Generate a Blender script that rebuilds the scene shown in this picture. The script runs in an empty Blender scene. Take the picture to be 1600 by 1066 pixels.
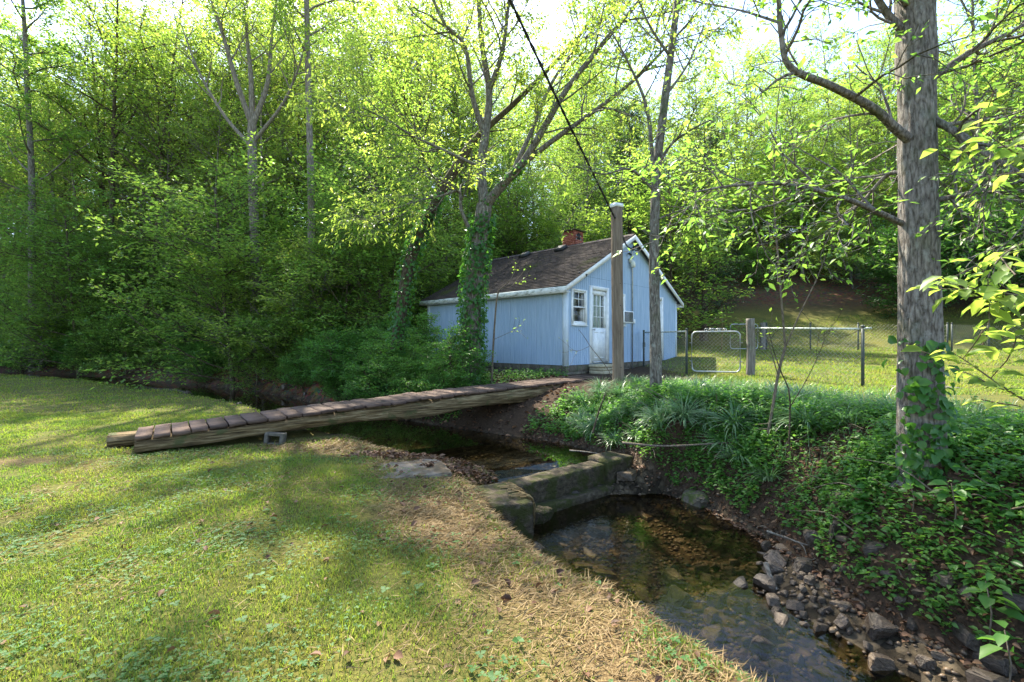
import bpy, bmesh, math, random
import numpy as np
from mathutils import Vector, Matrix
R = math.radians
sc = bpy.context.scene
col = sc.collection

# ------------------------------------------------------------------ camera, sky, sun, exposure
F = 720.0
cam_d = bpy.data.cameras.new('camera'); cam = bpy.data.objects.new('camera', cam_d); col.objects.link(cam)
cam.location = (0, 0, 1.5); cam.rotation_euler = (R(90), 0, 0)
cam_d.lens = 36 * F / 1600; cam_d.sensor_width = 36; cam_d.shift_y = 0.0025
cam_d.clip_start = 0.05; cam_d.clip_end = 3000
sc.camera = cam
SUN_DIR = Vector((-0.40, 0.915, 0)).normalized(); SUN_EL = R(53)
to_sun = Vector((SUN_DIR.x * math.cos(SUN_EL), SUN_DIR.y * math.cos(SUN_EL), math.sin(SUN_EL)))
w = bpy.data.worlds.new('World'); sc.world = w; w.use_nodes = True
wn = w.node_tree; bg = wn.nodes['Background']
sky = wn.nodes.new('ShaderNodeTexSky'); sky.sky_type = 'NISHITA'; sky.sun_disc = False
sky.sun_elevation = SUN_EL; sky.sun_rotation = math.atan2(to_sun.x, to_sun.y)
sky.air_density = 1.0; sky.dust_density = 1.0; sky.ozone_density = 1.0
wn.links.new(sky.outputs[0], bg.inputs[0]); bg.inputs[1].default_value = 0.15
sd = bpy.data.lights.new('sun', 'SUN'); so = bpy.data.objects.new('sun', sd); col.objects.link(so)
sd.energy = 5.0; sd.angle = R(0.6); sd.color = (1.0, 0.93, 0.78)
so.rotation_euler = to_sun.to_track_quat('Z', 'Y').to_euler()
sc.view_settings.view_transform = 'Standard'; sc.view_settings.look = 'None'
sc.view_settings.exposure = 2.02; sc.view_settings.gamma = 1.0
sc.render.engine = 'CYCLES'
cy = sc.cycles
cy.use_denoising = True; cy.denoiser = 'OPENIMAGEDENOISE'
cy.max_bounces = 9; cy.diffuse_bounces = 4; cy.glossy_bounces = 3; cy.transmission_bounces = 6; cy.transparent_max_bounces = 12
cy.sample_clamp_indirect = 6.0
cy.caustics_reflective = False; cy.caustics_refractive = False

# ------------------------------------------------------------------ helpers: noise, meshes
def P(px, py, Y):
    return Vector(((px - 800) / F * Y, Y, 1.5 - (py - 537) / F * Y))

def vnoise(p, seed=0):
    p = np.asarray(p, float); i = np.floor(p).astype(np.int64); f = p - i; f = f * f * (3 - 2 * f)
    def h(a, b, c):
        n = (a * 73856093) ^ (b * 19349663) ^ (c * 83492791) ^ (seed * 2654435761)
        n = (n ^ (n >> 13)) * 1274126177; n = n ^ (n >> 16)
        return (n & 0xFFFFFF) / float(0xFFFFFF)
    r = 0
    for dx in (0, 1):
        for dy in (0, 1):
            for dz in (0, 1):
                wgt = (f[..., 0] if dx else 1 - f[..., 0]) * (f[..., 1] if dy else 1 - f[..., 1]) * (f[..., 2] if dz else 1 - f[..., 2])
                r = r + wgt * h(i[..., 0] + dx, i[..., 1] + dy, i[..., 2] + dz)
    return r
def n2(x, y, s, seed=0):
    return vnoise(np.stack([x * s, y * s, np.zeros_like(x) + .5], -1), seed)

def np_mesh(name, V, faces, smooth=False, attrs=None):
    """faces: int array N x K (one polygon size) or a list of such arrays"""
    if not isinstance(faces, list): faces = [faces]
    faces = [np.asarray(f, np.int32) for f in faces if len(f)]
    me = bpy.data.meshes.new(name)
    V = np.asarray(V, np.float32)
    me.vertices.add(len(V)); me.vertices.foreach_set('co', V.ravel())
    loops = np.concatenate([f.ravel() for f in faces]); tot = np.concatenate([np.full(len(f), f.shape[1], np.int32) for f in faces])
    start = np.concatenate([[0], np.cumsum(tot)[:-1]]).astype(np.int32)
    me.loops.add(len(loops)); me.loops.foreach_set('vertex_index', loops)
    me.polygons.add(len(tot)); me.polygons.foreach_set('loop_start', start); me.polygons.foreach_set('loop_total', tot)
    if smooth: me.polygons.foreach_set('use_smooth', np.ones(len(tot), bool))
    me.update(calc_edges=True)
    for k, a in (attrs or {}).items():
        at = me.attributes.new(k, 'FLOAT_COLOR', 'POINT'); at.data.foreach_set('color', np.asarray(a, np.float32).ravel())
    return me

def link(name, me, mat=None, parent=None, **props):
    o = bpy.data.objects.new(name, me); col.objects.link(o)
    if mat is not None and me is not None and len(me.materials) == 0: me.materials.append(mat)
    if parent is not None: o.parent = parent
    for k, v in props.items(): o[k] = v
    return o
def thing(name, label, category, loc=(0, 0, 0), rz=0.0, group=None):
    o = bpy.data.objects.new(name, None); col.objects.link(o); o.location = loc; o.rotation_euler = (0, 0, rz)
    o['label'] = label; o['category'] = category
    if group: o['group'] = group
    return o
def empty_part(name, parent):
    o = bpy.data.objects.new(name, None); col.objects.link(o); o.parent = parent; return o

class MB:
    """collects shapes into one mesh"""
    def __init__(s): s.V = []; s.Fc = {}; s.n = 0
    def add(s, V, faces):
        V = np.asarray(V, float).reshape(-1, 3)
        for f in (faces if isinstance(faces, list) else [faces]):
            f = np.atleast_2d(np.asarray(f, int))
            if f.size: s.Fc.setdefault(f.shape[1], []).append(f + s.n)
        s.V.append(V); s.n += len(V); return s
    def box(s, lo, hi, rot=None, at=None):
        x0, y0, z0 = lo; x1, y1, z1 = hi
        V = np.array([(x0,y0,z0),(x1,y0,z0),(x1,y1,z0),(x0,y1,z0),(x0,y0,z1),(x1,y0,z1),(x1,y1,z1),(x0,y1,z1)], float)
        if rot is not None: V = V @ np.array(rot).T
        if at is not None: V = V + np.array(at)
        return s.add(V, [(3,2,1,0),(4,5,6,7),(0,1,5,4),(1,2,6,5),(2,3,7,6),(3,0,4,7)])
    def bbox(s, lo, hi, b=.01, jitter=0, rng=None):
        """box with chamfered edges"""
        lo = np.array(lo, float); hi = np.array(hi, float); c = (lo + hi) / 2; h = (hi - lo) / 2
        b = min(b, *(h * .9)); V = []
        for ax in range(3):
            for sx in (-1, 1):
                for sy in (-1, 1):
                    for sz in (-1, 1):
                        sg = np.array((sx, sy, sz), float); e = h - b; e[ax] = h[ax]; V.append(c + sg * e)
        V = np.array(V)
        if jitter: V = V + rng.normal(0, jitter, V.shape)
        bm = bmesh.new(); vs = [bm.verts.new(v) for v in V]; r = bmesh.ops.convex_hull(bm, input=vs)
        bm.verts.index_update(); vv = np.array([v.co[:] for v in bm.verts]); ff = [[v.index for v in f.verts] for f in bm.faces]; bm.free()
        return s.add(vv, ff)
    def tube(s, pts, rad, k=8, cap=True, noise=0, seed=0):
        V, Fq, caps = tube_np(pts, rad, k, noise, seed)
        return s.add(V, [Fq] + (caps if cap else []))
    def mesh(s, name, smooth=False):
        return np_mesh(name, np.concatenate(s.V), [np.concatenate(v) for v in s.Fc.values()], smooth)
    def build(s, name, mat, parent=None, smooth=False, **props):
        return link(name, s.mesh(name, smooth), mat, parent, **props)

def catmull(pts, n):
    pts = np.asarray(pts, float)
    if len(pts) < 3:
        t = np.linspace(0, 1, n)[:, None]; return pts[0] * (1 - t) + pts[-1] * t
    Pp = np.vstack([2 * pts[0] - pts[1], pts, 2 * pts[-1] - pts[-2]])
    u = np.linspace(0, len(pts) - 1 - 1e-6, n); i = u.astype(int); t = (u - i)[:, None]
    a, b, c, d = Pp[i], Pp[i + 1], Pp[i + 2], Pp[i + 3]
    return .5 * ((2 * b) + (-a + c) * t + (2 * a - 5 * b + 4 * c - d) * t * t + (-a + 3 * b - 3 * c + d) * t ** 3)

def tube_np(pts, rad, k, noise=0, seed=0):
    pts = np.asarray(pts, float); n = len(pts); rad = np.broadcast_to(np.asarray(rad, float), (n,))
    T = np.gradient(pts, axis=0); T /= np.linalg.norm(T, axis=1, keepdims=True) + 1e-9
    ref = np.array((0, 0, 1.)) if abs(T[:, 2]).mean() < .8 else np.array((1., 0, 0))
    U = np.cross(T, ref); U /= np.linalg.norm(U, axis=1, keepdims=True) + 1e-9; W = np.cross(T, U)
    a = np.linspace(0, 2 * math.pi, k, endpoint=False)
    rr = np.repeat(rad[:, None], k, 1)
    if noise:
        ln = np.concatenate([[0], np.cumsum(np.linalg.norm(np.diff(pts, axis=0), axis=1))])
        A = np.stack([np.broadcast_to(np.cos(a) * 2.4, (n, k)), np.broadcast_to(np.sin(a) * 2.4, (n, k)), np.broadcast_to((ln * 1.2)[:, None], (n, k))], -1)
        B = np.stack([np.broadcast_to(np.cos(a) * 7, (n, k)), np.broadcast_to(np.sin(a) * 7, (n, k)), np.broadcast_to((ln * 3.5)[:, None], (n, k))], -1)
        rr = rr * (1 + noise * (vnoise(A, seed) - .5) * 2 + noise * .9 * (vnoise(B, seed + 1) - .5) * 2)
    V = pts[:, None] + rr[..., None] * (np.cos(a)[None, :, None] * U[:, None] + np.sin(a)[None, :, None] * W[:, None])
    i = np.arange(n - 1)[:, None] * k; j = np.arange(k)[None]; j2 = (j + 1) % k
    Fq = np.stack([i + j, i + k + j, i + k + j2, i + j2], -1).reshape(-1, 4)
    caps = [np.arange(k)[None], (np.arange(k)[::-1] + (n - 1) * k)[None]]
    return V.reshape(-1, 3), Fq, caps

def leaves_np(Pz, D, N, L, Wd, oval=False, fold=.22):
    """leaf blades: position, axis, normal, length, width -> verts, faces"""
    D = D / (np.linalg.norm(D, axis=1, keepdims=True) + 1e-9); S = np.cross(D, N); S /= np.linalg.norm(S, axis=1, keepdims=True) + 1e-9
    N = np.cross(S, D); L = L[:, None]; Wd = Wd[:, None] / 2; n = len(Pz); up = N * Wd * fold * 2
    if not oval:
        V = np.stack([Pz, Pz + D * L * .42 + S * Wd + up, Pz + D * L - N * L * .06, Pz + D * L * .42 - S * Wd + up], 1)
        b = np.arange(n)[:, None] * 4; return V.reshape(-1, 3), np.concatenate([b + [0, 1, 2], b + [0, 2, 3]])
    V = np.stack([Pz, Pz + D * L * .25 + S * Wd * .85 + up, Pz + D * L * .6 + S * Wd * .9 + up * .8, Pz + D * L - N * L * .15,
                  Pz + D * L * .6 - S * Wd * .9 + up * .8, Pz + D * L * .25 - S * Wd * .85 + up, Pz + D * L * .55 - N * L * .01], 1)
    b = np.arange(n)[:, None] * 7
    return V.reshape(-1, 3), np.concatenate([b + [0, 1, 2, 6], b + [0, 6, 4, 5]]), np.concatenate([b + [6, 2, 3], b + [6, 3, 4]])

def leaf_mesh(name, Pz, D, N, L, Wd, oval=False, fold=.22):
    r = leaves_np(Pz, D, N, L, Wd, oval, fold)
    return np_mesh(name, r[0], list(r[1:]))

# ------------------------------------------------------------------ materials
def nt_new(name):
    m = bpy.data.materials.new(name); m.use_nodes = True
    nt = m.node_tree; return m, nt, nt.nodes['Principled BSDF']
def nd(nt, t, **kw):
    n = nt.nodes.new(t)
    for k, v in kw.items():
        if k in ('ins',):
            for a, b in v.items():
                if hasattr(b, 'is_output') : nt.links.new(b, n.inputs[a])
                else: n.inputs[a].default_value = b
        else: setattr(n, k, v)
    return n
def coords(nt, scale=(1, 1, 1), kind='Object'):
    tc = nd(nt, 'ShaderNodeTexCoord'); mp = nd(nt, 'ShaderNodeMapping', ins={0: tc.outputs[kind], 3: scale}); return mp.outputs[0]
def noise(nt, vec, scale, detail=4, rough=.6):
    return nd(nt, 'ShaderNodeTexNoise', ins={'Vector': vec, 'Scale': scale, 'Detail': detail, 'Roughness': rough}).outputs[0]
def ramp(nt, fac, stops):
    n = nd(nt, 'ShaderNodeValToRGB', ins={0: fac}); e = n.color_ramp.elements
    while len(e) < len(stops): e.new(.5)
    for q, (p, c) in zip(e, stops): q.position = p; q.color = (*c, 1) if len(c) == 3 else c
    return n.outputs[0]
def mix(nt, fac, a, b, mode='MIX'):
    n = nd(nt, 'ShaderNodeMix', data_type='RGBA', blend_type=mode)
    for i, v in ((0, fac), (6, a), (7, b)):
        if hasattr(v, 'is_output'): nt.links.new(v, n.inputs[i])
        else: n.inputs[i].default_value = (*v, 1) if isinstance(v, tuple) and len(v) == 3 else v
    return n.outputs[2]
def math_n(nt, op, a, b=0.0):
    n = nd(nt, 'ShaderNodeMath', operation=op)
    for i, v in ((0, a), (1, b)):
        if hasattr(v, 'is_output'): nt.links.new(v, n.inputs[i])
        else: n.inputs[i].default_value = v
    return n.outputs[0]
def bump(nt, bs, h, strength=.5, dist=.02):
    b = nd(nt, 'ShaderNodeBump', ins={'Height': h, 'Strength': strength, 'Distance': dist}); nt.links.new(b.outputs[0], bs.inputs['Normal']); return b
def island(nt): return nd(nt, 'ShaderNodeNewGeometry').outputs['Random Per Island']

def m_leaf(name, cols, trans, tfac=.5, rough=.45, patch=0):
    """cols: reflectance ramp over leaves; trans: transmitted colour ramp"""
    m, nt, bs = nt_new(name); ri = island(nt); oi = nd(nt, 'ShaderNodeObjectInfo').outputs['Random']
    v = math_n(nt, 'FRACT', math_n(nt, 'ADD', ri, 0.0))
    v2 = math_n(nt, 'ADD', math_n(nt, 'MULTIPLY', v, .65), math_n(nt, 'MULTIPLY', oi, .35))
    if patch:
        pn = ramp(nt, noise(nt, coords(nt), patch, 3), [(.36, (0,0,0)), (.64, (1,1,1))])
        v2 = math_n(nt, 'ADD', math_n(nt, 'MULTIPLY', v, .5), math_n(nt, 'MULTIPLY', pn, .5))
    n = len(cols)
    c = ramp(nt, v2, [(i / max(1, n - 1), q) for i, q in enumerate(cols)])
    t = ramp(nt, v2, [(i / max(1, len(trans) - 1), q) for i, q in enumerate(trans)])
    nt.links.new(c, bs.inputs['Base Color']); bs.inputs['Roughness'].default_value = rough
    bs.inputs['Specular IOR Level'].default_value = .35
    tr = nd(nt, 'ShaderNodeBsdfTranslucent', ins={0: t}); ms = nd(nt, 'ShaderNodeMixShader', ins={0: tfac, 1: bs.outputs[0], 2: tr.outputs[0]})
    nt.links.new(ms.outputs[0], nt.nodes['Material Output'].inputs[0]); return m
M = {}
M['leaf_spring'] = m_leaf('leaf_spring', [(.095,.175,.03),(.135,.22,.04),(.185,.25,.05)], [(.29,.50,.06),(.42,.59,.075),(.55,.62,.10)], .56)
M['leaf_green'] = m_leaf('leaf_green', [(.07,.145,.032),(.10,.185,.038),(.14,.22,.045)], [(.20,.42,.055),(.30,.51,.065),(.42,.57,.075)], .55)
M['leaf_dark'] = m_leaf('leaf_dark', [(.018,.06,.016),(.03,.09,.02),(.045,.11,.024)], [(.05,.16,.02),(.08,.22,.03)], .35)
M['leaf_cedar'] = m_leaf('leaf_cedar', [(.02,.055,.022),(.03,.075,.03)], [(.03,.09,.02),(.05,.12,.03)], .25)
M['leaf_ivy'] = m_leaf('leaf_ivy', [(.03,.10,.02),(.05,.14,.025),(.075,.18,.03)], [(.08,.26,.03),(.14,.34,.04)], .4, .35)
M['leaf_bank'] = m_leaf('leaf_bank', [(.045,.13,.025),(.075,.18,.035),(.125,.235,.045)], [(.13,.38,.05),(.26,.5,.06)], .45, .45)
M['strap_leaf'] = m_leaf('strap_leaf', [(.07,.16,.06),(.13,.22,.10),(.24,.30,.15)], [(.1,.28,.08),(.18,.34,.1)], .3, .35)
M['grass_blade'] = m_leaf('grass_blade', [(.05,.10,.018),(.10,.16,.025),(.17,.19,.035),(.27,.21,.07)], [(.17,.33,.03),(.30,.43,.04),(.44,.42,.06)], .40, .65, 1.1)
M['clover'] = m_leaf('clover', [(.035,.105,.025),(.06,.15,.035),(.09,.18,.045)], [(.12,.34,.03),(.22,.42,.04)], .45, .6)
M['straw'] = m_leaf('straw', [(.10,.06,.025),(.20,.135,.055),(.34,.255,.12)], [(.2,.12,.05),(.3,.2,.08)], .2, .7)
M['litter'] = m_leaf('litter', [(.035,.018,.01),(.09,.042,.022),(.16,.085,.045),(.22,.14,.08)], [(.1,.05,.02),(.2,.1,.04)], .15, .7)

def m_bark(name, dark, light, lichen=None, sc_=(9, 9, 1.6), bs_=.9, lich=.5, dist=.03):
    m, nt, bs = nt_new(name); v = coords(nt, sc_)
    a = noise(nt, v, 3.2, 8, .7); b = noise(nt, coords(nt, (3, 3, 2)), 5.5, 6, .75)
    vo = nd(nt, 'ShaderNodeTexVoronoi', feature='DISTANCE_TO_EDGE', ins={'Vector': mix(nt, .25, v, nd(nt, 'ShaderNodeTexNoise', ins={'Vector': v, 'Scale': 1.6, 'Detail': 3.0}).outputs['Color']), 'Scale': 2.6}).outputs['Distance']
    rg = math_n(nt, 'ADD', math_n(nt, 'MULTIPLY', a, .75), math_n(nt, 'MULTIPLY', math_n(nt, 'MINIMUM', vo, .25), .55))
    c = ramp(nt, rg, [(.32, dark), (.6, light)])
    if lichen is not None:
        c = mix(nt, ramp(nt, b, [(.52, (0,0,0)), (.68, (lich,)*3)]), c, lichen)
        g = noise(nt, coords(nt, (2, 2, 1)), 1.7, 5); c = mix(nt, ramp(nt, g, [(.54,(0,0,0)),(.7,(.6,.6,.6))]), c, (.05,.075,.02))
    nt.links.new(c, bs.inputs['Base Color']); bs.inputs['Roughness'].default_value = .92; bs.inputs['Specular IOR Level'].default_value = .12
    bump(nt, bs, rg, bs_, dist); return m
M['bark_big'] = m_bark('bark_big', (.075,.062,.052), (.30,.265,.235), (.37,.38,.35), (13, 13, 3.2), .9, .5, .04)
M['bark_grey'] = m_bark('bark_grey', (.06,.05,.04), (.24,.21,.175), (.36,.38,.32), (10, 10, 2), .9, .6)
M['bark_brown'] = m_bark('bark_brown', (.03,.022,.014), (.13,.095,.065), (.24,.26,.18), (10, 10, 2), .9, .4)
M['bark_pale'] = m_bark('bark_pale', (.10,.085,.065), (.3,.26,.21), None)
M['twig'] = m_bark('twig', (.08,.06,.045), (.22,.18,.13), None, (20, 20, 5), .4)

def m_simple(name, stops, scale, rough=.8, vec=(1,1,1), bs_=.3, dist=.01, detail=5, metal=0.0, spec=.3):
    m, nt, bs = nt_new(name); a = noise(nt, coords(nt, vec), scale, detail)
    c = ramp(nt, a, stops); nt.links.new(c, bs.inputs['Base Color'])
    bs.inputs['Roughness'].default_value = rough; bs.inputs['Metallic'].default_value = metal; bs.inputs['Specular IOR Level'].default_value = spec
    if bs_: bump(nt, bs, a, bs_, dist)
    return m
def m_varied(name, stops, nscale, islands, rough=.85, vec=(1,1,1), bs_=.4, dist=.01, amt=.6, moss=None, mscale=1.2, mlo=.55):
    """noise colour, each piece of its own tone, optional moss patches"""
    m, nt, bs = nt_new(name); a = noise(nt, coords(nt, vec), nscale, 6, .65); oi = nd(nt, 'ShaderNodeObjectInfo').outputs['Random']
    c = ramp(nt, a, stops); k = island(nt) if islands else oi
    c = mix(nt, amt, c, ramp(nt, k, [(0, (.35,.35,.36)), (.5, (.8,.78,.76)), (1, (1.25,1.2,1.12))]), 'MULTIPLY')
    if moss is not None:
        g = noise(nt, coords(nt, (1,1,1)), mscale, 4); c = mix(nt, ramp(nt, g, [(mlo, (0,0,0)), (mlo + .1, (.85,.85,.85))]), c, moss)
    nt.links.new(c, bs.inputs['Base Color']); bs.inputs['Roughness'].default_value = rough; bs.inputs['Specular IOR Level'].default_value = .25
    bump(nt, bs, a, bs_, dist); return m
M['plank'] = m_varied('plank', [(.3,(.05,.032,.024)),(.55,(.135,.088,.066)),(.75,(.22,.155,.12))], 5, False, .85, (1, 5, 5), .5, .01, .55)
M['log'] = m_varied('log', [(.34,(.035,.022,.01)),(.5,(.16,.11,.052)),(.68,(.34,.26,.145))], 4.2, False, .9, (.5, 6, 8), 1.0, .05, .1, (.075,.085,.03), 3.2, .57)
M['concrete_moss'] = m_varied('concrete_moss', [(.3,(.022,.017,.010)),(.55,(.075,.058,.036)),(.78,(.17,.14,.095))], 11, False, .95, (1,1,1.6), 1.0, .05, 0.0, (.038,.043,.008), 5, .46)
M['concrete_dry'] = m_varied('concrete_dry', [(.3,(.10,.08,.06)),(.6,(.2,.165,.125)),(.8,(.27,.235,.19))], 5, False, .95, (1,1,1), .8, .03, 0.0, (.11,.075,.04), 4, .5)
M['block'] = m_varied('block', [(.3,(.075,.065,.05)),(.7,(.18,.16,.125))], 14, False, .95, (1,1,1), .5, .006, .4, (.09,.1,.06), 3, .55)
M['stone'] = m_varied('stone', [(.3,(.04,.03,.023)),(.55,(.11,.083,.06)),(.78,(.23,.175,.13))], 5, False, .35, (1,1,2.5), .6, .02, .75)
M['stone_wet'] = m_varied('stone_wet', [(.3,(.03,.024,.018)),(.55,(.09,.066,.044)),(.78,(.18,.13,.085))], 4, False, .3, (1,1,2), .5, .02, .7)
M['stone_moss'] = m_varied('stone_moss', [(.3,(.05,.042,.03)),(.7,(.14,.115,.08))], 5, False, .9, (1,1,1), .7, .02, 0, (.055,.075,.012), 4, .47)
M['step_stone'] = m_varied('step_stone', [(.3,(.3,.26,.17)),(.7,(.5,.45,.32))], 9, False, .9, (1,1,1), .4, .01, .3)
M['gravel'] = m_varied('gravel', [(.3,(.04,.03,.022)),(.55,(.12,.085,.055)),(.78,(.22,.16,.1))], 9, True, .45, (1,1,1), .3, .01, .7)
M['white_paint'] = m_simple('white_paint', [(.3,(.62,.64,.64)),(.65,(.8,.81,.8))], 6, .55, (1,1,1), .1)
M['trim_pale'] = m_simple('trim_pale', [(.3,(.45,.53,.6)),(.65,(.6,.67,.73))], 4, .7, (3,3,.6), .15)
M['fascia_paint'] = m_simple('fascia_paint', [(.36,(.26,.27,.23)),(.5,(.62,.64,.61)),(.7,(.78,.79,.77))], 5, .7, (3,1,3), .2)
M['shingle'] = m_varied('shingle', [(.3,(.035,.027,.025)),(.7,(.085,.066,.06))], 30, True, .95, (1,1,1), .5, .006, .55, (.055,.062,.018), .75, .6)
M['dark'] = m_simple('dark', [(.3,(.012,.012,.012)),(.7,(.03,.03,.03))], 8, .5, bs_=0)
M['metal'] = m_simple('metal', [(.3,(.3,.31,.31)),(.7,(.5,.51,.5))], 12, .45, bs_=.1, metal=.7)
M['green_metal'] = m_simple('green_metal', [(.3,(.03,.04,.035)),(.7,(.07,.08,.07))], 12, .6, bs_=.1)
M['lichen_metal'] = m_simple('lichen_metal', [(.38,(.12,.14,.11)),(.5,(.42,.46,.4)),(.6,(.6,.63,.56))], 22, .8, bs_=.3)
M['wire'] = m_simple('wire', [(.3,(.2,.21,.2)),(.7,(.38,.39,.37))], 5, .6, bs_=0, metal=.4)
M['old_wood'] = m_varied('old_wood', [(.3,(.07,.06,.05)),(.6,(.2,.18,.155)),(.8,(.34,.33,.29))], 3, False, .9, (9,9,1), .8, .02, 0, (.2,.24,.17), 7, .58)
M['post_wood'] = m_varied('post_wood', [(.3,(.1,.07,.05)),(.55,(.19,.145,.105)),(.75,(.27,.21,.16))], 3, False, .85, (8,8,.7), .5, .01, 0)
M['cable'] = m_simple('cable', [(.3,(.012,.011,.01)),(.7,(.03,.028,.025))], 9, .6, bs_=0)
M['curtain'] = m_simple('curtain', [(.3,(.5,.5,.42)),(.7,(.72,.72,.62))], 3, .9, (9,9,.5), .3)
M['brown_panel'] = m_simple('brown_panel', [(.3,(.12,.07,.045)),(.7,(.2,.13,.09))], 3, .8)
m, nt, bs = nt_new('brick'); br = nd(nt, 'ShaderNodeObjectInfo')
nt.links.new(ramp(nt, island(nt), [(0,(.17,.045,.03)),(.5,(.29,.085,.05)),(1,(.36,.13,.085))]), bs.inputs['Base Color']); bs.inputs['Roughness'].default_value = .9; M['brick'] = m
M['mortar'] = m_simple('mortar', [(.3,(.2,.18,.16)),(.7,(.3,.28,.26))], 20, .95)
# blue painted siding: chalky, streaked paint
m, nt, bs = nt_new('siding_blue')
a = noise(nt, coords(nt, (5, 5, .55)), 2.2, 6, .65); b = noise(nt, coords(nt, (1, 1, 1)), .9, 3)
c = ramp(nt, a, [(.3, (.25,.345,.46)), (.55, (.33,.435,.555)), (.8, (.43,.52,.62))])
c = mix(nt, ramp(nt, b, [(.45,(0,0,0)),(.7,(.5,.5,.5))]), c, (.27,.38,.53))
st = noise(nt, coords(nt, (9, 9, .35)), 1.4, 5, .7); c = mix(nt, ramp(nt, st, [(.62,(0,0,0)),(.75,(.7,.7,.7))]), c, (.17,.22,.28))
nt.links.new(c, bs.inputs['Base Color']); bs.inputs['Roughness'].default_value = .75; bump(nt, bs, a, .2, .005); M['siding'] = m
# window glass and water: clear, mirror-like at grazing angles
def m_glass(name, tint, ior, rough, wave=None):
    m, nt, bs = nt_new(name); ge = nd(nt, 'ShaderNodeNewGeometry'); gl = nd(nt, 'ShaderNodeBsdfGlossy', ins={'Roughness': rough, 'Color': (1,1,1,1)})
    tr = nd(nt, 'ShaderNodeBsdfTransparent', ins={0: (*tint, 1)}); nrm = ge.outputs['Normal']
    if wave:
        bmp = None
        for s_, st_, d_, vs in wave:
            h = noise(nt, coords(nt, vs), s_, 3)
            b_ = nd(nt, 'ShaderNodeBump', ins={'Height': h, 'Strength': st_, 'Distance': d_})
            if bmp is not None: nt.links.new(bmp.outputs[0], b_.inputs['Normal'])
            bmp = b_
        nrm = bmp.outputs[0]; nt.links.new(nrm, gl.inputs['Normal'])
    dt = nd(nt, 'ShaderNodeVectorMath', operation='DOT_PRODUCT', ins={0: nrm, 1: ge.outputs['Incoming']})
    f0 = ((ior - 1) / (ior + 1)) ** 2       # Schlick reflectance, the same from both sides of the sheet
    c1 = math_n(nt, 'SUBTRACT', 1.0, math_n(nt, 'MINIMUM', math_n(nt, 'ABSOLUTE', dt.outputs['Value']), 1.0))
    fr = math_n(nt, 'ADD', f0, math_n(nt, 'MULTIPLY', math_n(nt, 'POWER', c1, 5.0), 1 - f0))
    ms = nd(nt, 'ShaderNodeMixShader', ins={0: fr, 1: tr.outputs[0], 2: gl.outputs[0]})
    nt.links.new(ms.outputs[0], nt.nodes['Material Output'].inputs[0]); return m
M['glass'] = m_glass('glass', (.85,.9,.88), 1.5, .01)
M['pool'] = m_glass('pool', (.50,.46,.33), 1.33, .01, [(2.0, .045, .02, (1,1,1)), (9, .02, .008, (1,1,1))])
M['riffle'] = m_glass('riffle', (.55,.50,.38), 1.33, .02, [(2.5, .12, .04, (1,1,1)), (12, .16, .02, (1,1,1))])

# ------------------------------------------------------------------ the lie of the land
CR = np.array([(-80,33,1.2,.2),(-26,22.8,1.2,0),(-17,20,1.1,-.15),(-10,15.9,1.1,-.25),(-6,12.8,1.15,-.35),(-3.3,10.1,1.25,-.37),(-1.2,8.6,1.25,-.37),(.1,7.8,1.15,-.37),
    (.82,7.0,1.05,-.37),(.88,6.62,1.15,-.37),(.98,6.3,1.3,-.7),(1.3,5.7,1.45,-.7),(1.5,5.0,1.42,-.7),(1.72,4.1,1.15,-.71),(2.0,3.4,.95,-.76),(2.4,2.75,.85,-.82),
    (2.85,2,.85,-.86),(3.6,.8,.9,-.9),(5.5,-2,1,-1),(12,-10,1.2,-1.2),(60,-60,1.2,-1.8)], float)
FOOT = np.array([(-110,42),(-27,25.8),(-17,22),(-10,18),(-6.5,17),(-4.8,19),(-2,23.5),(2,26),(6,26),(12,24.5),(20,22.5),(30,18),(70,2)], float)
def near_poly(x, y, pl):
    best = np.full(x.shape, 1e9); t_i = np.zeros(x.shape); side = np.zeros(x.shape)
    for i in range(len(pl) - 1):
        ax, ay = pl[i, :2]; bx, by = pl[i + 1, :2]; dx, dy = bx - ax, by - ay
        t = np.clip(((x - ax) * dx + (y - ay) * dy) / (dx * dx + dy * dy), 0, 1)
        qx, qy = x - ax - t * dx, y - ay - t * dy; d = np.hypot(qx, qy); m_ = d < best
        best = np.where(m_, d, best); t_i = np.where(m_, i + t, t_i); side = np.where(m_, np.sign(dx * qy - dy * qx), side)
    return best, t_i, side
def sst(a, b, v):
    t = np.clip((v - a) / (b - a), 0, 1); return t * t * (3 - 2 * t)
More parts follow.
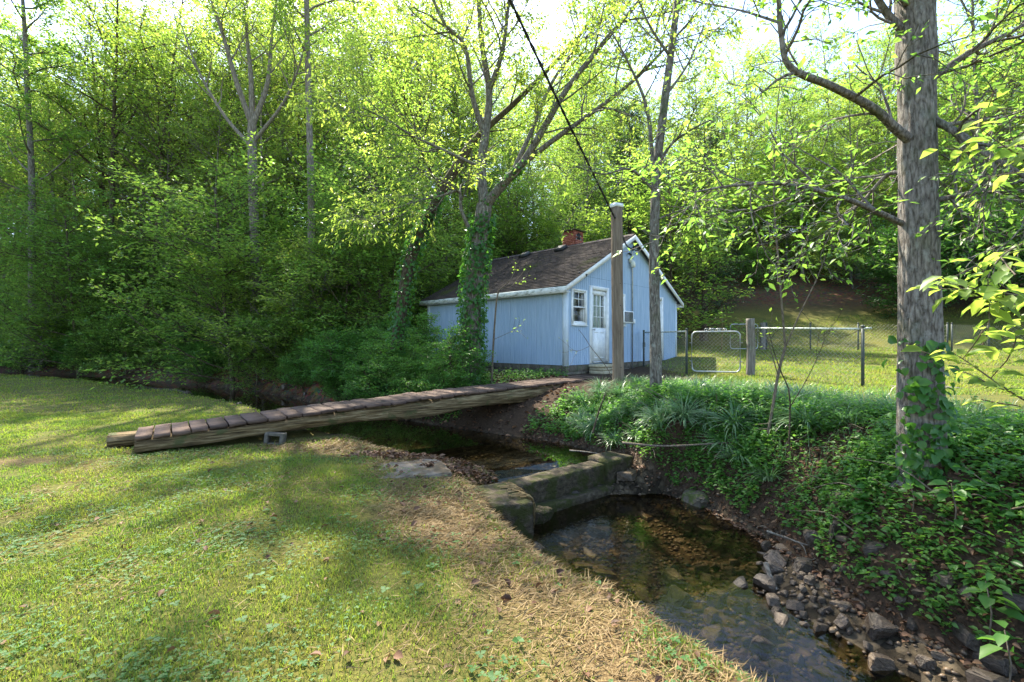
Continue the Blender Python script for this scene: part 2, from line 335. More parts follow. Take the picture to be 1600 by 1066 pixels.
def land(x, y):
    """height and the distances that decide what grows where"""
    x = np.asarray(x, float); y = np.asarray(y, float)
    d, ti, side = near_poly(x, y, CR); k = np.arange(len(CR)); hw = np.interp(ti, k, CR[:, 2]); wz = np.interp(ti, k, CR[:, 3])
    hw = hw * (1 + .22 * (n2(x, y, 1.1, 3) - .5))
    e = d - hw                                             # distance beyond the water's edge
    left = side < 0                                        # downstream: the lawn is on the right-hand side of the flow
    fd, fi, fs = near_poly(x, y, FOOT); hd = np.where(fs > 0, fd, 0)
    slope = np.interp(x, [-20, -2, 5, 14], [.5, .5, .42, .33])
    hill = slope * 70 * (1 - np.exp(-hd / 70)) * 1.15
    lawn = -.26 * np.exp(-np.maximum(e, 0) / 1.4) * sst(9, 6, y) + .05 * (n2(x, y, .35, 5) - .5) + np.maximum(0, -x - 14) * .02
    yard = .6 + np.maximum(0, y - 10) * .055 * sst(3, 8, x) + .05 * (n2(x, y, .4, 6) - .5)
    yard = np.where(x < -3, np.interp(x, [-12, -3], [.35, .6]), yard) + hill
    top = np.where(left, lawn, yard)
    bw = np.where(left, .5, np.interp(y, [4.5, 7.5], [1.9, 1.15]))
    bw = np.where(left, bw, bw + 2.4 * sst(7.8, 9.2, y) * sst(3.3, 1.7, x) * sst(-6, -3.5, x))
    bank = wz - .02 + (top - wz + .02) * (1 - (1 - np.clip(e / bw, 0, 1)) ** 2.2)
    rough = (n2(x, y, 3.1, 7) - .5) * .10 + (n2(x, y, 8, 8) - .5) * .05
    bank = bank + rough * sst(.0, .3, e) * sst(bw * 1.3, bw * .5, e)
    bed = wz - .02 - .24 * sst(0, .6, -e) + (n2(x, y, 2.4, 9) - .5) * .07 + (n2(x, y, 9, 10) - .5) * .03
    # gravel bar in the riffle
    bar = np.exp(-(((x - 2.35) / .55) ** 2 + ((y - 4.1) / .75) ** 2)); bed = bed + .27 * bar + .16 * sst(3.9, 3.2, y) * sst(0, 1, y) * (x < 6) * (1 - bar)
    z = np.where(e > 0, bank, bed)
    lawn_m = np.where(left, sst(.25, .6, e), sst(2.0, 2.6, e) * sst(4.2, 5.5, x) * sst(7, 4, hd))
    yd = (~left) & (x > -3)
    return z, e, left, hd, lawn_m, wz
def H(x, y):
    return float(land(np.array([x]), np.array([y]))[0][0])
def Hn(x, y): return land(x, y)[0]

def grow_axis(lo, hi, step, far_lo, far_hi):
    a = list(np.arange(lo, hi + 1e-6, step)); s = step
    while a[-1] < far_hi: s *= 1.13; a.append(a[-1] + s)
    b = []; s = step; v = lo
    while v > far_lo: s *= 1.13; v -= s; b.append(v)
    return np.array(b[::-1] + a)
gx = grow_axis(-7.5, 8.5, .07, -420, 420); gy = grow_axis(1.2, 13, .07, -300, 500)
X, Yg = np.meshgrid(gx, gy); x = X.ravel(); y = Yg.ravel()
z, e, left, hd, lawn_m, wz = land(x, y)
nx, ny = len(gx), len(gy)
i = (np.arange(ny - 1)[:, None] * nx + np.arange(nx - 1)[None]).ravel()
straw = np.where(left, sst(1.9, .5, e + (n2(x, y, 1.3, 12) - .5) * 1.6) * sst(8.5, 7.0, y), 0) * (e > 0)
path = np.exp(-(((x + 6.6 - (y - 5.8) * 1.2) / 1.3) ** 2 + ((y - 5.85) / .28) ** 2))
straw = np.maximum(straw, path * .9)
forest = np.where(left, 0, np.maximum(sst(1, 4, hd) * np.where(x > 6, sst(5, 9, hd), 1), (x < -3) * 1.0))
zone = np.stack([lawn_m * (1 - forest), straw, forest, (e < .05) * 1.0], -1)
me = np_mesh('ground', np.stack([x, y, z], -1), np.stack([i, i + 1, i + nx + 1, i + nx], -1), True, {'zone': zone})
m, nt, bs = nt_new('ground_cover')
at = nd(nt, 'ShaderNodeAttribute', attribute_name='zone'); sp = nd(nt, 'ShaderNodeSeparateColor', ins={0: at.outputs['Color']})
v = coords(nt); f1 = noise(nt, v, 26, 6, .7); f2 = noise(nt, v, 1.6, 4); f3 = noise(nt, v, 90, 3)
dirt = ramp(nt, f1, [(.3,(.018,.011,.007)),(.55,(.055,.034,.02)),(.75,(.10,.065,.04))])
turf = mix(nt, ramp(nt, f2, [(.35,(0,0,0)),(.65,(1,1,1))]), ramp(nt, f1, [(.3,(.03,.034,.01)),(.55,(.075,.085,.018)),(.75,(.15,.13,.04))]), ramp(nt, f1, [(.3,(.05,.045,.012)),(.55,(.12,.115,.02)),(.75,(.2,.16,.05))]))
strw = ramp(nt, f3, [(.3,(.045,.028,.013)),(.5,(.12,.08,.036)),(.72,(.26,.19,.09))])
vo = nd(nt, 'ShaderNodeTexVoronoi', ins={'Vector': v, 'Scale': 9.0}).outputs['Color']
lit = mix(nt, .6, ramp(nt, f1, [(.3,(.03,.017,.009)),(.7,(.13,.075,.04))]), mix(nt, 1.0, vo, (.2,.115,.055), 'MULTIPLY'))
vb = nd(nt, 'ShaderNodeTexVoronoi', ins={'Vector': v, 'Scale': 13.0})
bedc = mix(nt, 1.0, ramp(nt, nd(nt, 'ShaderNodeSeparateColor', ins={0: vb.outputs['Color']}).outputs[0], [(0,(.028,.021,.013)),(.5,(.08,.06,.036)),(1,(.16,.12,.075))]), ramp(nt, vb.outputs['Distance'], [(0,(1,1,1)),(.6,(.45,.45,.45))]), 'MULTIPLY')
c = mix(nt, sp.outputs[0], dirt, turf); c = mix(nt, sp.outputs[1], c, strw); c = mix(nt, sp.outputs[2], c, lit); c = mix(nt, at.outputs['Alpha'], c, bedc)
nt.links.new(c, bs.inputs['Base Color']); bs.inputs['Roughness'].default_value = .95; bs.inputs['Specular IOR Level'].default_value = .15
bump(nt, bs, f1, .7, .03)
ground = link('ground', me, m, kind='structure')

# water: the pool held above the dam, and the run below it
DAM0 = np.array((0.0, 5.80)); DAM1 = np.array((1.80, 7.22)); DD = (DAM1 - DAM0) / np.linalg.norm(DAM1 - DAM0); DN = np.array((DD[1], -DD[0]))
def ribbon(name, mat, upper):
    pl = catmull(CR[:, :2], 400); ti = np.linspace(0, len(CR) - 1, 400); wz = np.interp(ti, np.arange(len(CR)), CR[:, 3]); hw = np.interp(ti, np.arange(len(CR)), CR[:, 2]) + .55
    wz = np.maximum(wz, -.37) if upper else np.minimum(wz, -.7)
    sel = (ti < 10.5) if upper else (ti > 8.6)
    pl, wz, hw = pl[sel], wz[sel], hw[sel]; T = np.gradient(pl, axis=0); T /= np.linalg.norm(T, axis=1, keepdims=True); Nn = np.stack([-T[:, 1], T[:, 0]], -1)
    ks = np.linspace(-1, 1, 7); V = np.concatenate([np.concatenate([(pl[:, None] + Nn[:, None] * hw[:, None, None] * ks[None, :, None]), np.broadcast_to(wz[:, None, None], (len(pl), 7, 1))], -1)]).reshape(-1, 3)
    i = (np.arange(len(pl) - 1)[:, None] * 7 + np.arange(6)[None]).ravel()
    me = np_mesh(name, V, np.stack([i, i + 7, i + 8, i + 1], -1), True)
    bm = bmesh.new(); bm.from_mesh(me); c = DAM0 + DN * (-.15)
    bmesh.ops.bisect_plane(bm, geom=bm.verts[:] + bm.edges[:] + bm.faces[:], plane_co=(c[0], c[1], 0), plane_no=(DN[0], DN[1], 0), clear_outer=upper, clear_inner=not upper)
    bm.to_mesh(me); bm.free(); return me
link('water', ribbon('pool_water', None, True), M['pool'], kind='structure')
link('water', ribbon('run_water', None, False), M['riffle'], kind='structure')

# ------------------------------------------------------------------ the blue cabin
HX, HY, HZ = 1.55, 13.2, .6
HANG = math.atan2(.724, .69)
WU, WV = 7.3, 6.6                       # gable width, length
ZB, ZE, ZR = .27, 2.62, 4.58            # siding foot, eave, ridge (above the base)
SL = (ZR - ZE) / (WU / 2)
house = thing('house', 'small pale blue cabin with vertical siding, white trim and dark shingle roof', 'house', (HX, HY, HZ), HANG)
def roofz(u): return ZE + SL * np.minimum(u, WU - u)
def wall_map(k):
    """u along the wall, o outward, z up -> local coordinates"""
    return {'gable': lambda u, o, z: (u, -o, z), 'rear': lambda u, o, z: (u, WV + o, z), 'side': lambda u, o, z: (-o, u, z), 'far': lambda u, o, z: (WU + o, u, z)}[k]
OPEN = [(.30, .97, 1.50, 2.46), (1.28, 2.14, .33, 2.58), (2.54, 3.22, 1.55, 2.52), (5.12, 6.0, .33, 2.56)]
def siding(k, parent, u0, u1, z0, ztop, openings=()):
    mp = wall_map(k); G, gw, gd = .1016, .012, .009
    br = {u0, u1}; q = u0
    while q < u1 - 1e-4:
        br |= {q, min(q + gw, u1)}; q += G
    for (a, b, c, d) in openings: br |= {v for v in (a, b) if u0 < v < u1}
    if k in ('gable', 'rear') and u0 < WU / 2 < u1: br.add(WU / 2)
    br = sorted(br); V = []; Fc = []
    def quad(ua, oa, ub, ob, za, zb0, zb1):
        n = len(V); V.extend([mp(ua, oa, za), mp(ub, ob, za), mp(ub, ob, zb1), mp(ua, oa, zb0)]); Fc.append((n, n + 1, n + 2, n + 3))
    for a, b in zip(br[:-1], br[1:]):
        if b - a < 1e-5: continue
        mid = (a + b) / 2; o = -gd if ((mid - u0) % G) < gw else 0.0
        ta, tb = float(ztop(a)), float(ztop(b)); spans = [(z0, ta, tb)]
        for (c, d, e_, f_) in openings:
            if c <= mid <= d:
                spans = [(z0, e_, e_)] if e_ > z0 else []
                if f_ < min(ta, tb): spans.append((f_, ta, tb))
        for (za, t0, t1) in spans:
            quad(a, o, b, o, za, t0, t1)
            if o: quad(a, 0, a, o, za, t0, t0); quad(b, o, b, 0, za, t1, t1)
    return link('siding_panel', np_mesh('siding_panel', V, np.array(Fc)), M['siding'], parent)
rng = np.random.default_rng(5)
for k in ('gable', 'rear', 'side', 'far'):
    wall = empty_part('wall', house); W_ = WU if k in ('gable', 'rear') else WV; n = 6
    for j in range(n):
        a, b = W_ * j / n + .0015, W_ * (j + 1) / n - .0015
        if k in ('gable', 'rear'):
            sp = 2.93
            siding(k, wall, a, b, ZB, lambda u: np.minimum(sp, roofz(u) - .02), OPEN if k == 'gable' else ())
            if max(roofz(a), roofz(b), roofz((a + b) / 2)) > sp + .05:
                ua = max(a, (sp - ZE) / SL + .03); ub = min(b, WU - (sp - ZE) / SL - .03)
                if ub > ua: siding(k, wall, ua, ub, sp + .004, lambda u: np.maximum(sp + .01, roofz(u) - .02))
        else: siding(k, wall, a, b, ZB, lambda u: ZE - .02)
# sheathing behind the siding on the side walls keeps the rooms dark; a plank floor closes the bottom
MB().box((-.02 + .05, .05, .30), (WU - .05, WV - .05, .32)).build('floor_deck', M['brown_panel'], house)
MB().box((.2, 1.6, .33), (WU - .2, 1.64, 2.6)).build('partition', M['brown_panel'], house)
for (xx, yy) in ((0, 0), (WU, 0), (0, WV), (WU, WV)):
    sx = 1 if xx == 0 else -1; sy = 1 if yy == 0 else -1; b = MB()
    b.box(*((min(xx - sx * .022, xx + sx * .10), min(yy - sy * .022, yy - sy * .001), ZB - .02), (max(xx - sx * .022, xx + sx * .10), max(yy - sy * .022, yy - sy * .001), ZE - .03)))
    b.box((min(xx - sx * .022, xx - sx * .001), min(yy - sy * .001, yy + sy * .12), ZB - .02), (max(xx - sx * .022, xx - sx * .001), max(yy - sy * .001, yy + sy * .12), ZE - .03))
    b.build('corner_board', M['trim_pale'], house)
# foundation of concrete blocks
fnd = MB().box((.05, .05, -.5), (WU - .05, WV - .05, ZB - .004)).build('foundation', M['mortar'], house)
def course(k, z0, z1, off):
    mp = wall_map(k); W_ = WU if k in ('gable', 'rear') else WV; u = -off
    while u < W_ - .03:
        a, b = max(u, .03), min(u + .392, W_ - .03)
        if b - a > .06:
            p, q = mp(a, -.1, z0), mp(b, -.018 + rng.uniform(-.003, .003), z1)
            MB().bbox([min(s_) for s_ in zip(p, q)], [max(s_) for s_ in zip(p, q)], .006).build('block', M['block'], fnd)
        u += .402
for k in ('gable', 'side'):
    course(k, .072, ZB - .006, .2); course(k, -.13, .064, 0); 
# roof: deck, shingle courses, ridge caps, fascia
roof = empty_part('roof', house)
OV, OE = .17, .24                        # rake and eave overhang
ang = math.atan(SL); slope_len = (WU / 2 + OE) / math.cos(ang)
def rp(side, t, v, lift=0.0):
    """t metres down the slope from the ridge, v along the house"""
    u = WU / 2 - math.cos(ang) * t + math.sin(ang) * -lift; zz = ZR + .03 - math.sin(ang) * t + math.cos(ang) * lift
    return (u if side == 0 else WU - u, v, zz)
for side in (0, 1):
    b = MB(); V = []
    for lift in (-.04, .0):
        for (t, v) in ((0, -OV), (slope_len, -OV), (slope_len, WV + OV), (0, WV + OV)): V.append(rp(side, t, v, lift))
    b.add(V, [(0,1,2,3),(7,6,5,4),(0,4,5,1),(1,5,6,2),(2,6,7,3),(3,7,4,0)]); b.build('roof_deck', M['dark'], roof)
    nc = 30; ex = slope_len / nc
    for c_ in range(nc):
        t0, t1 = c_ * ex - .03, (c_ + 1) * ex + .012; b = MB(); v = -OV - .02 - (c_ % 3) * .1
        while v < WV + OV:
            w_ = .3 + rng.uniform(-.02, .02); a_, e_ = max(v, -OV - .02), min(v + w_ - .012, WV + OV + .02)
            if e_ - a_ > .03:
                l0, l1 = .004, .022 + rng.uniform(-.006, .008); dt = rng.uniform(-.008, .008)
                V = [rp(side, max(t0, 0), a_, l0), rp(side, max(t0, 0), e_, l0), rp(side, t1 + dt, e_, l1), rp(side, t1 + dt, a_, l1), rp(side, t1 + dt, e_, l1 - .018), rp(side, t1 + dt, a_, l1 - .018)]
                b.add(V, [(0,1,2,3),(3,2,4,5)])
            v += w_
        b.build('shingle_course', M['shingle'], roof)
v = -OV
while v < WV + OV:
    b = MB(); V = [rp(0, .16, v, .03), rp(0, 0, v, .045), rp(1, .16, v, .03), rp(0, .16, v + .28, .04), rp(0, 0, v + .28, .055), rp(1, .16, v + .28, .04)]
    b.add(V, [(0,1,4,3),(1,2,5,4)]); b.build('ridge_cap', M['shingle'], roof); v += .235
for side in (0, 1):
    for vv in (-OV - .03, WV + OV + .005):
        V = []
        for o in (0, .025):
            V += [(*rp(side, 0, vv + o, .0),), rp(side, slope_len + .02, vv + o, .0), rp(side, slope_len + .02, vv + o, -.14), rp(side, .075, vv + o, -.14)]
        MB().add(V, [(0,1,2,3),(7,6,5,4),(0,4,5,1),(1,5,6,2),(2,6,7,3),(3,7,4,0)]).build('rake_board', M['white_paint'], roof)
    p = rp(side, slope_len, 0, 0); sgn = -1 if side == 0 else 1
    x0, x1 = sorted((p[0], p[0] + sgn * .025))
    MB().box((x0, -OV - .028, p[2] - .17), (x1, WV + OV + .028, p[2] - .005)).build('eave_fascia', M['fascia_paint'], roof)
    x0, x1 = sorted((p[0] - sgn * .002, 0 if side == 0 else WU))
    MB().box((x0, -OV + .01, p[2] - .165), (x1, WV + OV - .01, p[2] - .145)).build('soffit', M['white_paint'], roof)
for (t, v) in ((.32, 2.75), (.32, 4.6)):   # box vents near the ridge
    b = MB(); V = []
    for lift, sh in ((.02, 0), (.15, .03)):
        V += [rp(0, t - .17 + sh, v - .2 + sh, lift), rp(0, t + .22 - sh * .3, v - .2 + sh, lift - (.03 if sh else 0)), rp(0, t + .22 - sh * .3, v + .2 - sh, lift - (.03 if sh else 0)), rp(0, t - .17 + sh, v + .2 - sh, lift)]
    b.add(V, [(3,2,1,0),(4,5,6,7),(0,1,5,4),(1,2,6,5),(2,3,7,6),(3,0,4,7)]); b.build('roof_vent', M['dark'], roof)
# chimney: brick courses with an opening under a stone cap
chim = MB().box((-.26, -.26, 0), (.26, .26, .95)).build('chimney', M['mortar'], roof); chim.location = (WU / 2 + .45, 2.75, 4.25)
b = MB()
for c_ in range(15):
    z0 = c_ * .067; off = (c_ % 2) * .1
    for s_ in range(4):
        q = -.29
        for w_ in ((.2, .2, .16) if c_ % 2 else (.1, .2, .2, .06)):
            if not (s_ == 0 and c_ >= 10 and c_ <= 13 and -.12 < q + w_ / 2 < .14):
                x0, x1 = q + .004, q + w_ - .004; y0, y1 = -.29, -.24
                c4 = [(x0, y0), (x1, y0), (x1, y1), (x0, y1)]
                for _ in range(s_): c4 = [(-yy, xx) for xx, yy in c4]
                V = [(a_, b_, z0 + .004) for a_, b_ in c4] + [(a_, b_, z0 + .061) for a_, b_ in c4]
                b.add(V, [(3,2,1,0),(4,5,6,7),(0,1,5,4),(1,2,6,5),(2,3,7,6),(3,0,4,7)])
            q += w_
o = b.build('brickwork', M['brick'], chim, kind='stuff')
MB().bbox((-.37, -.37, 1.003), (.37, .37, 1.05), .012).build('chimney_cap', M['concrete_moss'], chim)
MB().box((-.1, -.2615, .68), (.12, -.2605, .93)).build('flue_opening', M['dark'], chim)
# windows, doors
def frame(b, u0, u1, z0, z1, w_, o0, o1, mp=wall_map('gable')):
    for (a_, c_, d_, e_) in ((u0, u0 + w_, z0, z1), (u1 - w_, u1, z0, z1), (u0 + w_, u1 - w_, z1 - w_, z1), (u0 + w_, u1 - w_, z0, z0 + w_)):
        p, q = mp(a_, o0, d_), mp(c_, o1, e_); b.box([min(s_) for s_ in zip(p, q)], [max(s_) for s_ in zip(p, q)])
    return b
def bx(b, u0, u1, z0, z1, o0, o1, mp=wall_map('gable')):
    p, q = mp(u0, o0, z0), mp(u1, o1, z1); return b.box([min(s_) for s_ in zip(p, q)], [max(s_) for s_ in zip(p, q)])
def window(u0, u1, z0, z1, lower):
    win = frame(MB(), u0 - .05, u1 + .05, z0 - .05, z1 + .05, .06, -.06, .03).build('window', M['white_paint'], house)
    zm = (z0 + z1) / 2
    s1 = frame(MB(), u0 + .012, u1 - .012, zm - .02, z1 - .012, .04, -.035, .004)
    bx(s1, (u0 + u1) / 2 - .009, (u0 + u1) / 2 + .009, zm + .02, z1 - .052, -.028, -.012); bx(s1, u0 + .052, u1 - .052, (zm + z1) / 2 - .009, (zm + z1) / 2 + .009, -.0275, -.0125)
    s1.build('upper_sash', M['white_paint'], win)
    bx(MB(), u0 + .05, u1 - .05, zm + .018, z1 - .05, -.022, -.018).build('pane', M['glass'], win)
    bx(MB(), u0 - .07, u1 + .07, z0 - .075, z0 - .052, -.01, .06).build('sill', M['white_paint'], win)
    if lower:
        frame(MB(), u0 + .012, u1 - .012, z0 + .012, zm + .02, .035, -.08, -.045).build('lower_sash', M['white_paint'], win)
        bx(MB(), u0 + .045, u1 - .045, z0 + .045, zm - .012, -.065, -.06).build('pane', M['glass'], win)
        bx(MB(), u0 + .02, u1 - .02, z0 + .01, z0 + .06, -.03, -.01).build('sash_rail', M['white_paint'], win)
        bx(MB(), (u0 + u1) / 2 + .02, u1 - .05, z0, zm, -.32, -.3).build('inner_curtain', M['brown_panel'], win)
    return win
window(*OPEN[0], True); w2 = window(*OPEN[2], False)
bx(MB(), 2.56, 3.2, 2.02, 2.5, -.2, -.19).build('inner_curtain', M['curtain'], w2)
def door(u0, u1, z0, z1, lite):
    d = bx(MB(), u0 + .03, u1 - .03, z0 + .02, z0 + (z1 - z0) * .47, -.05, -.012); zg0 = z0 + (z1 - z0) * .47; zg1 = z1 - .17
    bx(d, u0 + .03, u1 - .03, zg1, z1 - .03, -.05, -.012); bx(d, u0 + .03, u0 + .13, zg0, zg1, -.05, -.012); bx(d, u1 - .13, u1 - .03, zg0, zg1, -.05, -.012)
    d = d.build('door', M['white_paint'], house)
    cs = MB()
    for (a_, c_, e_, f_) in ((u0 - .1, u0 + .015, z0 - .04, z1 + .1), (u1 - .015, u1 + .1, z0 - .04, z1 + .1), (u0 + .015, u1 - .015, z1 - .015, z1 + .1)): bx(cs, a_, c_, e_, f_, -.09, .035)
    cs.build('casing', M['white_paint'], d); bx(MB(), u0 + .02, u1 - .02, z0 - .03, z0 + .016, -.08, .06).build('threshold', M['metal'], d)
    g = MB(); du = (u1 - u0 - .26) / 3; dz = (zg1 - zg0) / 3
    for q in (1, 2): bx(g, u0 + .13 + du * q - .011, u0 + .13 + du * q + .011, zg0, zg1, -.036, -.016); bx(g, u0 + .13, u1 - .13, zg0 + dz * q - .011, zg0 + dz * q + .011, -.0355, -.0165)
    g.build('glazing_bars', M['white_paint'], d)
    for a_ in range(3):
        for c_ in range(3): bx(MB(), u0 + .13 + du * a_ + .011, u0 + .13 + du * (a_ + 1) - .011, zg0 + dz * c_ + .011, zg0 + dz * (c_ + 1) - .011, -.028, -.025).build('pane', M['glass'], d)
    V = []; n = 40
    for q in range(n + 1):
        uu = u0 + .1 + (u1 - u0 - .2) * q / n; oo = -.14 + .015 * math.sin(q * 1.5); V += [(uu, -oo, zg0 - .05), (uu, -oo, zg1 + .03)]
    MB().add(V, np.array([(2 * q, 2 * q + 2, 2 * q + 3, 2 * q + 1) for q in range(n)])).build('door_curtain', M['curtain'], d)
    pb = MB(); zc = z0 + .12
    for (a_, c_) in ((u0 + .12, (u0 + u1) / 2 - .04), ((u0 + u1) / 2 + .04, u1 - .12)):
        frame(pb, a_, c_, zc, zg0 - .12, .02, -.014, -.004)
    pb.build('panel_moulding', M['white_paint'], d)
    k = MB(); zk = z0 + 1.0; k.tube([(u0 + .085, .012, zk), (u0 + .085, -.045, zk)], [.012, .012], 10); k.tube([(u0 + .085, -.04, zk), (u0 + .085, -.055, zk), (u0 + .085, -.075, zk), (u0 + .085, -.083, zk)], [.014, .028, .026, .01], 12)
    k.build('door_knob', M['metal'], d); return d
door(*OPEN[1], True); d2 = door(*OPEN[3], True); d2['label'] = 'second white door with dark gap along one edge'
# air conditioner in the second window
ac = MB().bbox((2.57, -.38, 1.57), (3.19, .12, 1.96), .012).build('air_conditioner', M['white_paint'], house)
b = MB()
for q in range(9): bx(b, 2.62, 3.14, 1.615 + q * .036, 1.63 + q * .036, .379, .388)
b.build('grille', M['metal'], ac); bx(MB(), 2.61, 3.15, 1.605, 1.93, .3795, .381).build('grille_backing', M['dark'], ac)
# side louvres of the air conditioner and the service entrance: weatherhead, conduit, meter
b = MB()
for q in range(7): b.box((3.188, -.34, 1.64 + q * .04), (3.197, -.08, 1.655 + q * .04))
b.build('side_louvre', M['dark'], ac)
cd = MB().tube([(3.72, -.04, .02), (3.72, -.04, 4.05), (3.72, -.05, 4.12)], .022, 10).build('conduit', M['metal'], house)
wh = MB().tube([(3.72, -.05, 4.1), (3.72, -.08, 4.2), (3.7, -.16, 4.24), (3.69, -.24, 4.18)], [.03, .045, .05, .04], 10).build('weatherhead', M['dark'], house)
fl = MB().tube([(3.58, -.02, 3.72), (3.58, -.07, 3.72), (3.58, -.1, 3.68)], [.07, .075, .05], 12).tube([(3.58, -.13, 3.72), (3.58, -.14, 3.62), (3.58, -.15, 3.5)], [.05, .085, .075], 12).build('yard_light', M['curtain'], house)
MB().bbox((3.50, -.09, 3.72), (3.66, -.005, 3.8), .01).build('bracket', M['metal'], fl)
MB().tube([(3.42, -.03, 3.95), (3.42, -.1, 3.95), (3.38, -.16, 3.9)], [.025, .035, .04], 10).build('insulator', M['dark'], house)
mb = MB().tube([(.62, -.05, 2.98), (.66, -.12, 2.95), (.74, -.22, 2.91)], [.018, .035, .038], 10).build('security_camera', M['dark'], house)
MB().bbox((.585, -.05, 2.95), (.655, 0, 3.02), .008).build('mount', M['dark'], mb)
MB().bbox((3.8, -.06, 1.6), (3.9, -.002, 1.74), .01).build('outlet_box', M['white_paint'], house)
MB().bbox((4.52, -.07, .78), (4.6, -.005, .95), .01).build('meter_box', M['dark'], house)
# stepping blocks at the door
step = thing('doorstep', 'stacked tan stone doorstep in front of the white glazed door', 'step', (HX, HY, HZ), HANG)
for (a_, c_, e_, f_, z0, z1) in ((1.02, 1.62, -.62, -.08, .0, .09), (1.03, 1.6, -.6, -.08, .093, .185), (1.0, 1.64, -.63, -.08, .188, .27)):
    MB().bbox((a_, e_, z0 - .02 * (z0 == 0)), (c_, f_, z1), .02, .004, rng).build('slab', M['step_stone'], step)
stp2 = thing('stone_block', 'dark flat stone block beside the tan doorstep', 'stone', (HX, HY, HZ), HANG)
MB().bbox((1.7, -.62, -.06), (2.2, -.2, .06), .025, .006, rng).build('slab', M['stone'], stp2)
stp3 = thing('back_doorstep', 'low grey concrete doorstep under the second door', 'step', (HX, HY, HZ), HANG)
MB().bbox((5.0, -.75, -.1), (6.3, -.06, .07), .02, .004, rng).bbox((5.2, -.42, .071), (6.1, -.06, .2), .02, .004, rng).build('slab', M['block'], stp3)

# ------------------------------------------------------------------ footbridge over the creek
rng = np.random.default_rng(11)
B0 = np.array((-5.16, 6.28, .225)); B1 = np.array((2.30, 11.95, .625)); BD = B1 - B0; BL = float(np.linalg.norm(BD[:2])); BW = .95
bridge = thing('footbridge', 'long plank footbridge on two hewn logs spanning the creek to the cabin', 'bridge', (B0[0], B0[1], 0), math.atan2(BD[1], BD[0]))
def btop(u): return B0[2] + (B1[2] - B0[2]) * u / BL + .035 * math.sin(math.pi * u / BL)
u = 0.0
while u < BL - .1:
    w_ = rng.uniform(.19, .3); b = MB(); g = .022; t_ = .05
    n = 7; V = []; sk = rng.normal(0, .012); e0, e1 = rng.uniform(-.035, .03), rng.uniform(-.03, .035)
    cup = rng.uniform(-.006, .008); tl = rng.normal(0, .006)
    for q in range(n):
        v = e0 + (BW + e1 - e0) * q / (n - 1); wob = rng.normal(0, .004, 2)
        for (uu, zz) in ((u + g / 2 + wob[0], 0), (u + w_ * .5, cup), (u + w_ - g / 2 + wob[1], 0)):
            V.append((uu + sk * v / BW, v, btop(uu) + zz + tl + rng.normal(0, .002)))
    V = np.array(V); Vb = V - np.array((0, 0, t_)); A = np.arange(n)[:, None] * 3
    Fq = []
    for q in range(n - 1):
        for c_ in range(2): i_ = q * 3 + c_; Fq += [(i_, i_ + 1, i_ + 4, i_ + 3), (i_ + n * 3 + 3, i_ + n * 3 + 4, i_ + n * 3 + 1, i_ + n * 3)]
        Fq += [(q * 3, q * 3 + 3, q * 3 + 3 + n * 3, q * 3 + n * 3), (q * 3 + 2 + n * 3, q * 3 + 5 + n * 3, q * 3 + 5, q * 3 + 2)]
    for c_ in range(2):
        Fq += [(c_, c_ + n * 3, c_ + 1 + n * 3, c_ + 1), ((n - 1) * 3 + c_ + 1, (n - 1) * 3 + c_ + 1 + n * 3, (n - 1) * 3 + c_ + n * 3, (n - 1) * 3 + c_)]
    b.add(np.concatenate([V, Vb]), np.array(Fq)); b.build('plank', M['plank'], bridge); u += w_
def hewn_log(v0, u0, u1, seed):
    n = 120; us = np.linspace(u0, u1, n); k = 18; a = np.linspace(0, 2 * math.pi, k, endpoint=False); V = []
    for q, uu in enumerate(us):
        hgt = float(np.interp(uu, [0, 1.8, 4, 6, 9.3], [.08, .098, .145, .16, .14])) + .012 * math.sin(uu * 1.9 + seed); wd = .17 + .015 * math.sin(uu * 1.3 + seed)
        c_ = np.sign(np.cos(a)) * np.abs(np.cos(a)) ** .6; s_ = np.sign(np.sin(a)) * np.abs(np.sin(a)) ** .7
        p = np.stack([np.full(k, uu), v0 + .03 * math.sin(uu * .7 + seed) + wd * c_, np.full(k, btop(max(uu, 0)) - .056 - hgt) + hgt * s_], -1)
        nz = vnoise(np.stack([np.full(k, uu * .9), np.cos(a) * 2.6, np.sin(a) * 4.5 + seed], -1), 4) - .5; nz2 = vnoise(np.stack([np.full(k, uu * 3), np.cos(a) * 6, np.sin(a) * 11 + seed], -1), 5) - .5
        p[:, 1] += c_ * (nz * .09 + nz2 * .03); p[:, 2] += s_ * (nz * .07 + nz2 * .02) - (s_ > .8) * .0; p[:, 2] = np.minimum(p[:, 2], btop(max(uu, 0)) - .053); V.append(p)
    i_ = np.arange(n - 1)[:, None] * k; j_ = np.arange(k)[None]; Fq = np.stack([i_ + j_, i_ + (j_ + 1) % k, i_ + k + (j_ + 1) % k, i_ + k + j_], -1).reshape(-1, 4)
    return MB().add(np.concatenate(V), [Fq, np.arange(k)[::-1][None], (np.arange(k) + (n - 1) * k)[None]])
hewn_log(.17, 0.01, BL, 0).build('log', M['log'], bridge, True); hewn_log(.80, -.32, BL, 3).build('log', M['log'], bridge, True)
# concrete block propping the log
def cinder(loc, rz, label):
    t = thing('cinder_block', label, 'block', loc, rz); b = MB()
    L_, H_, D_ = .28, .19, .17
    for (a_, c_, e_, f_) in ((-L_ / 2, -L_ / 2 + .055, 0, H_), (L_ / 2 - .055, L_ / 2, 0, H_), (-L_ / 2 + .055, L_ / 2 - .055, H_ - .045, H_), (-L_ / 2 + .055, L_ / 2 - .055, 0, .04)):
        b.bbox((a_, -D_ / 2, e_), (c_, D_ / 2, f_), .006)
    b.build('shell', M['block'], t); return t
cb = cinder((-3.72, 7.22, H(-3.72, 7.22) - .02), R(6), 'hollow concrete block propping the log of the footbridge'); cb.rotation_euler = (R(-4), R(5), R(8))

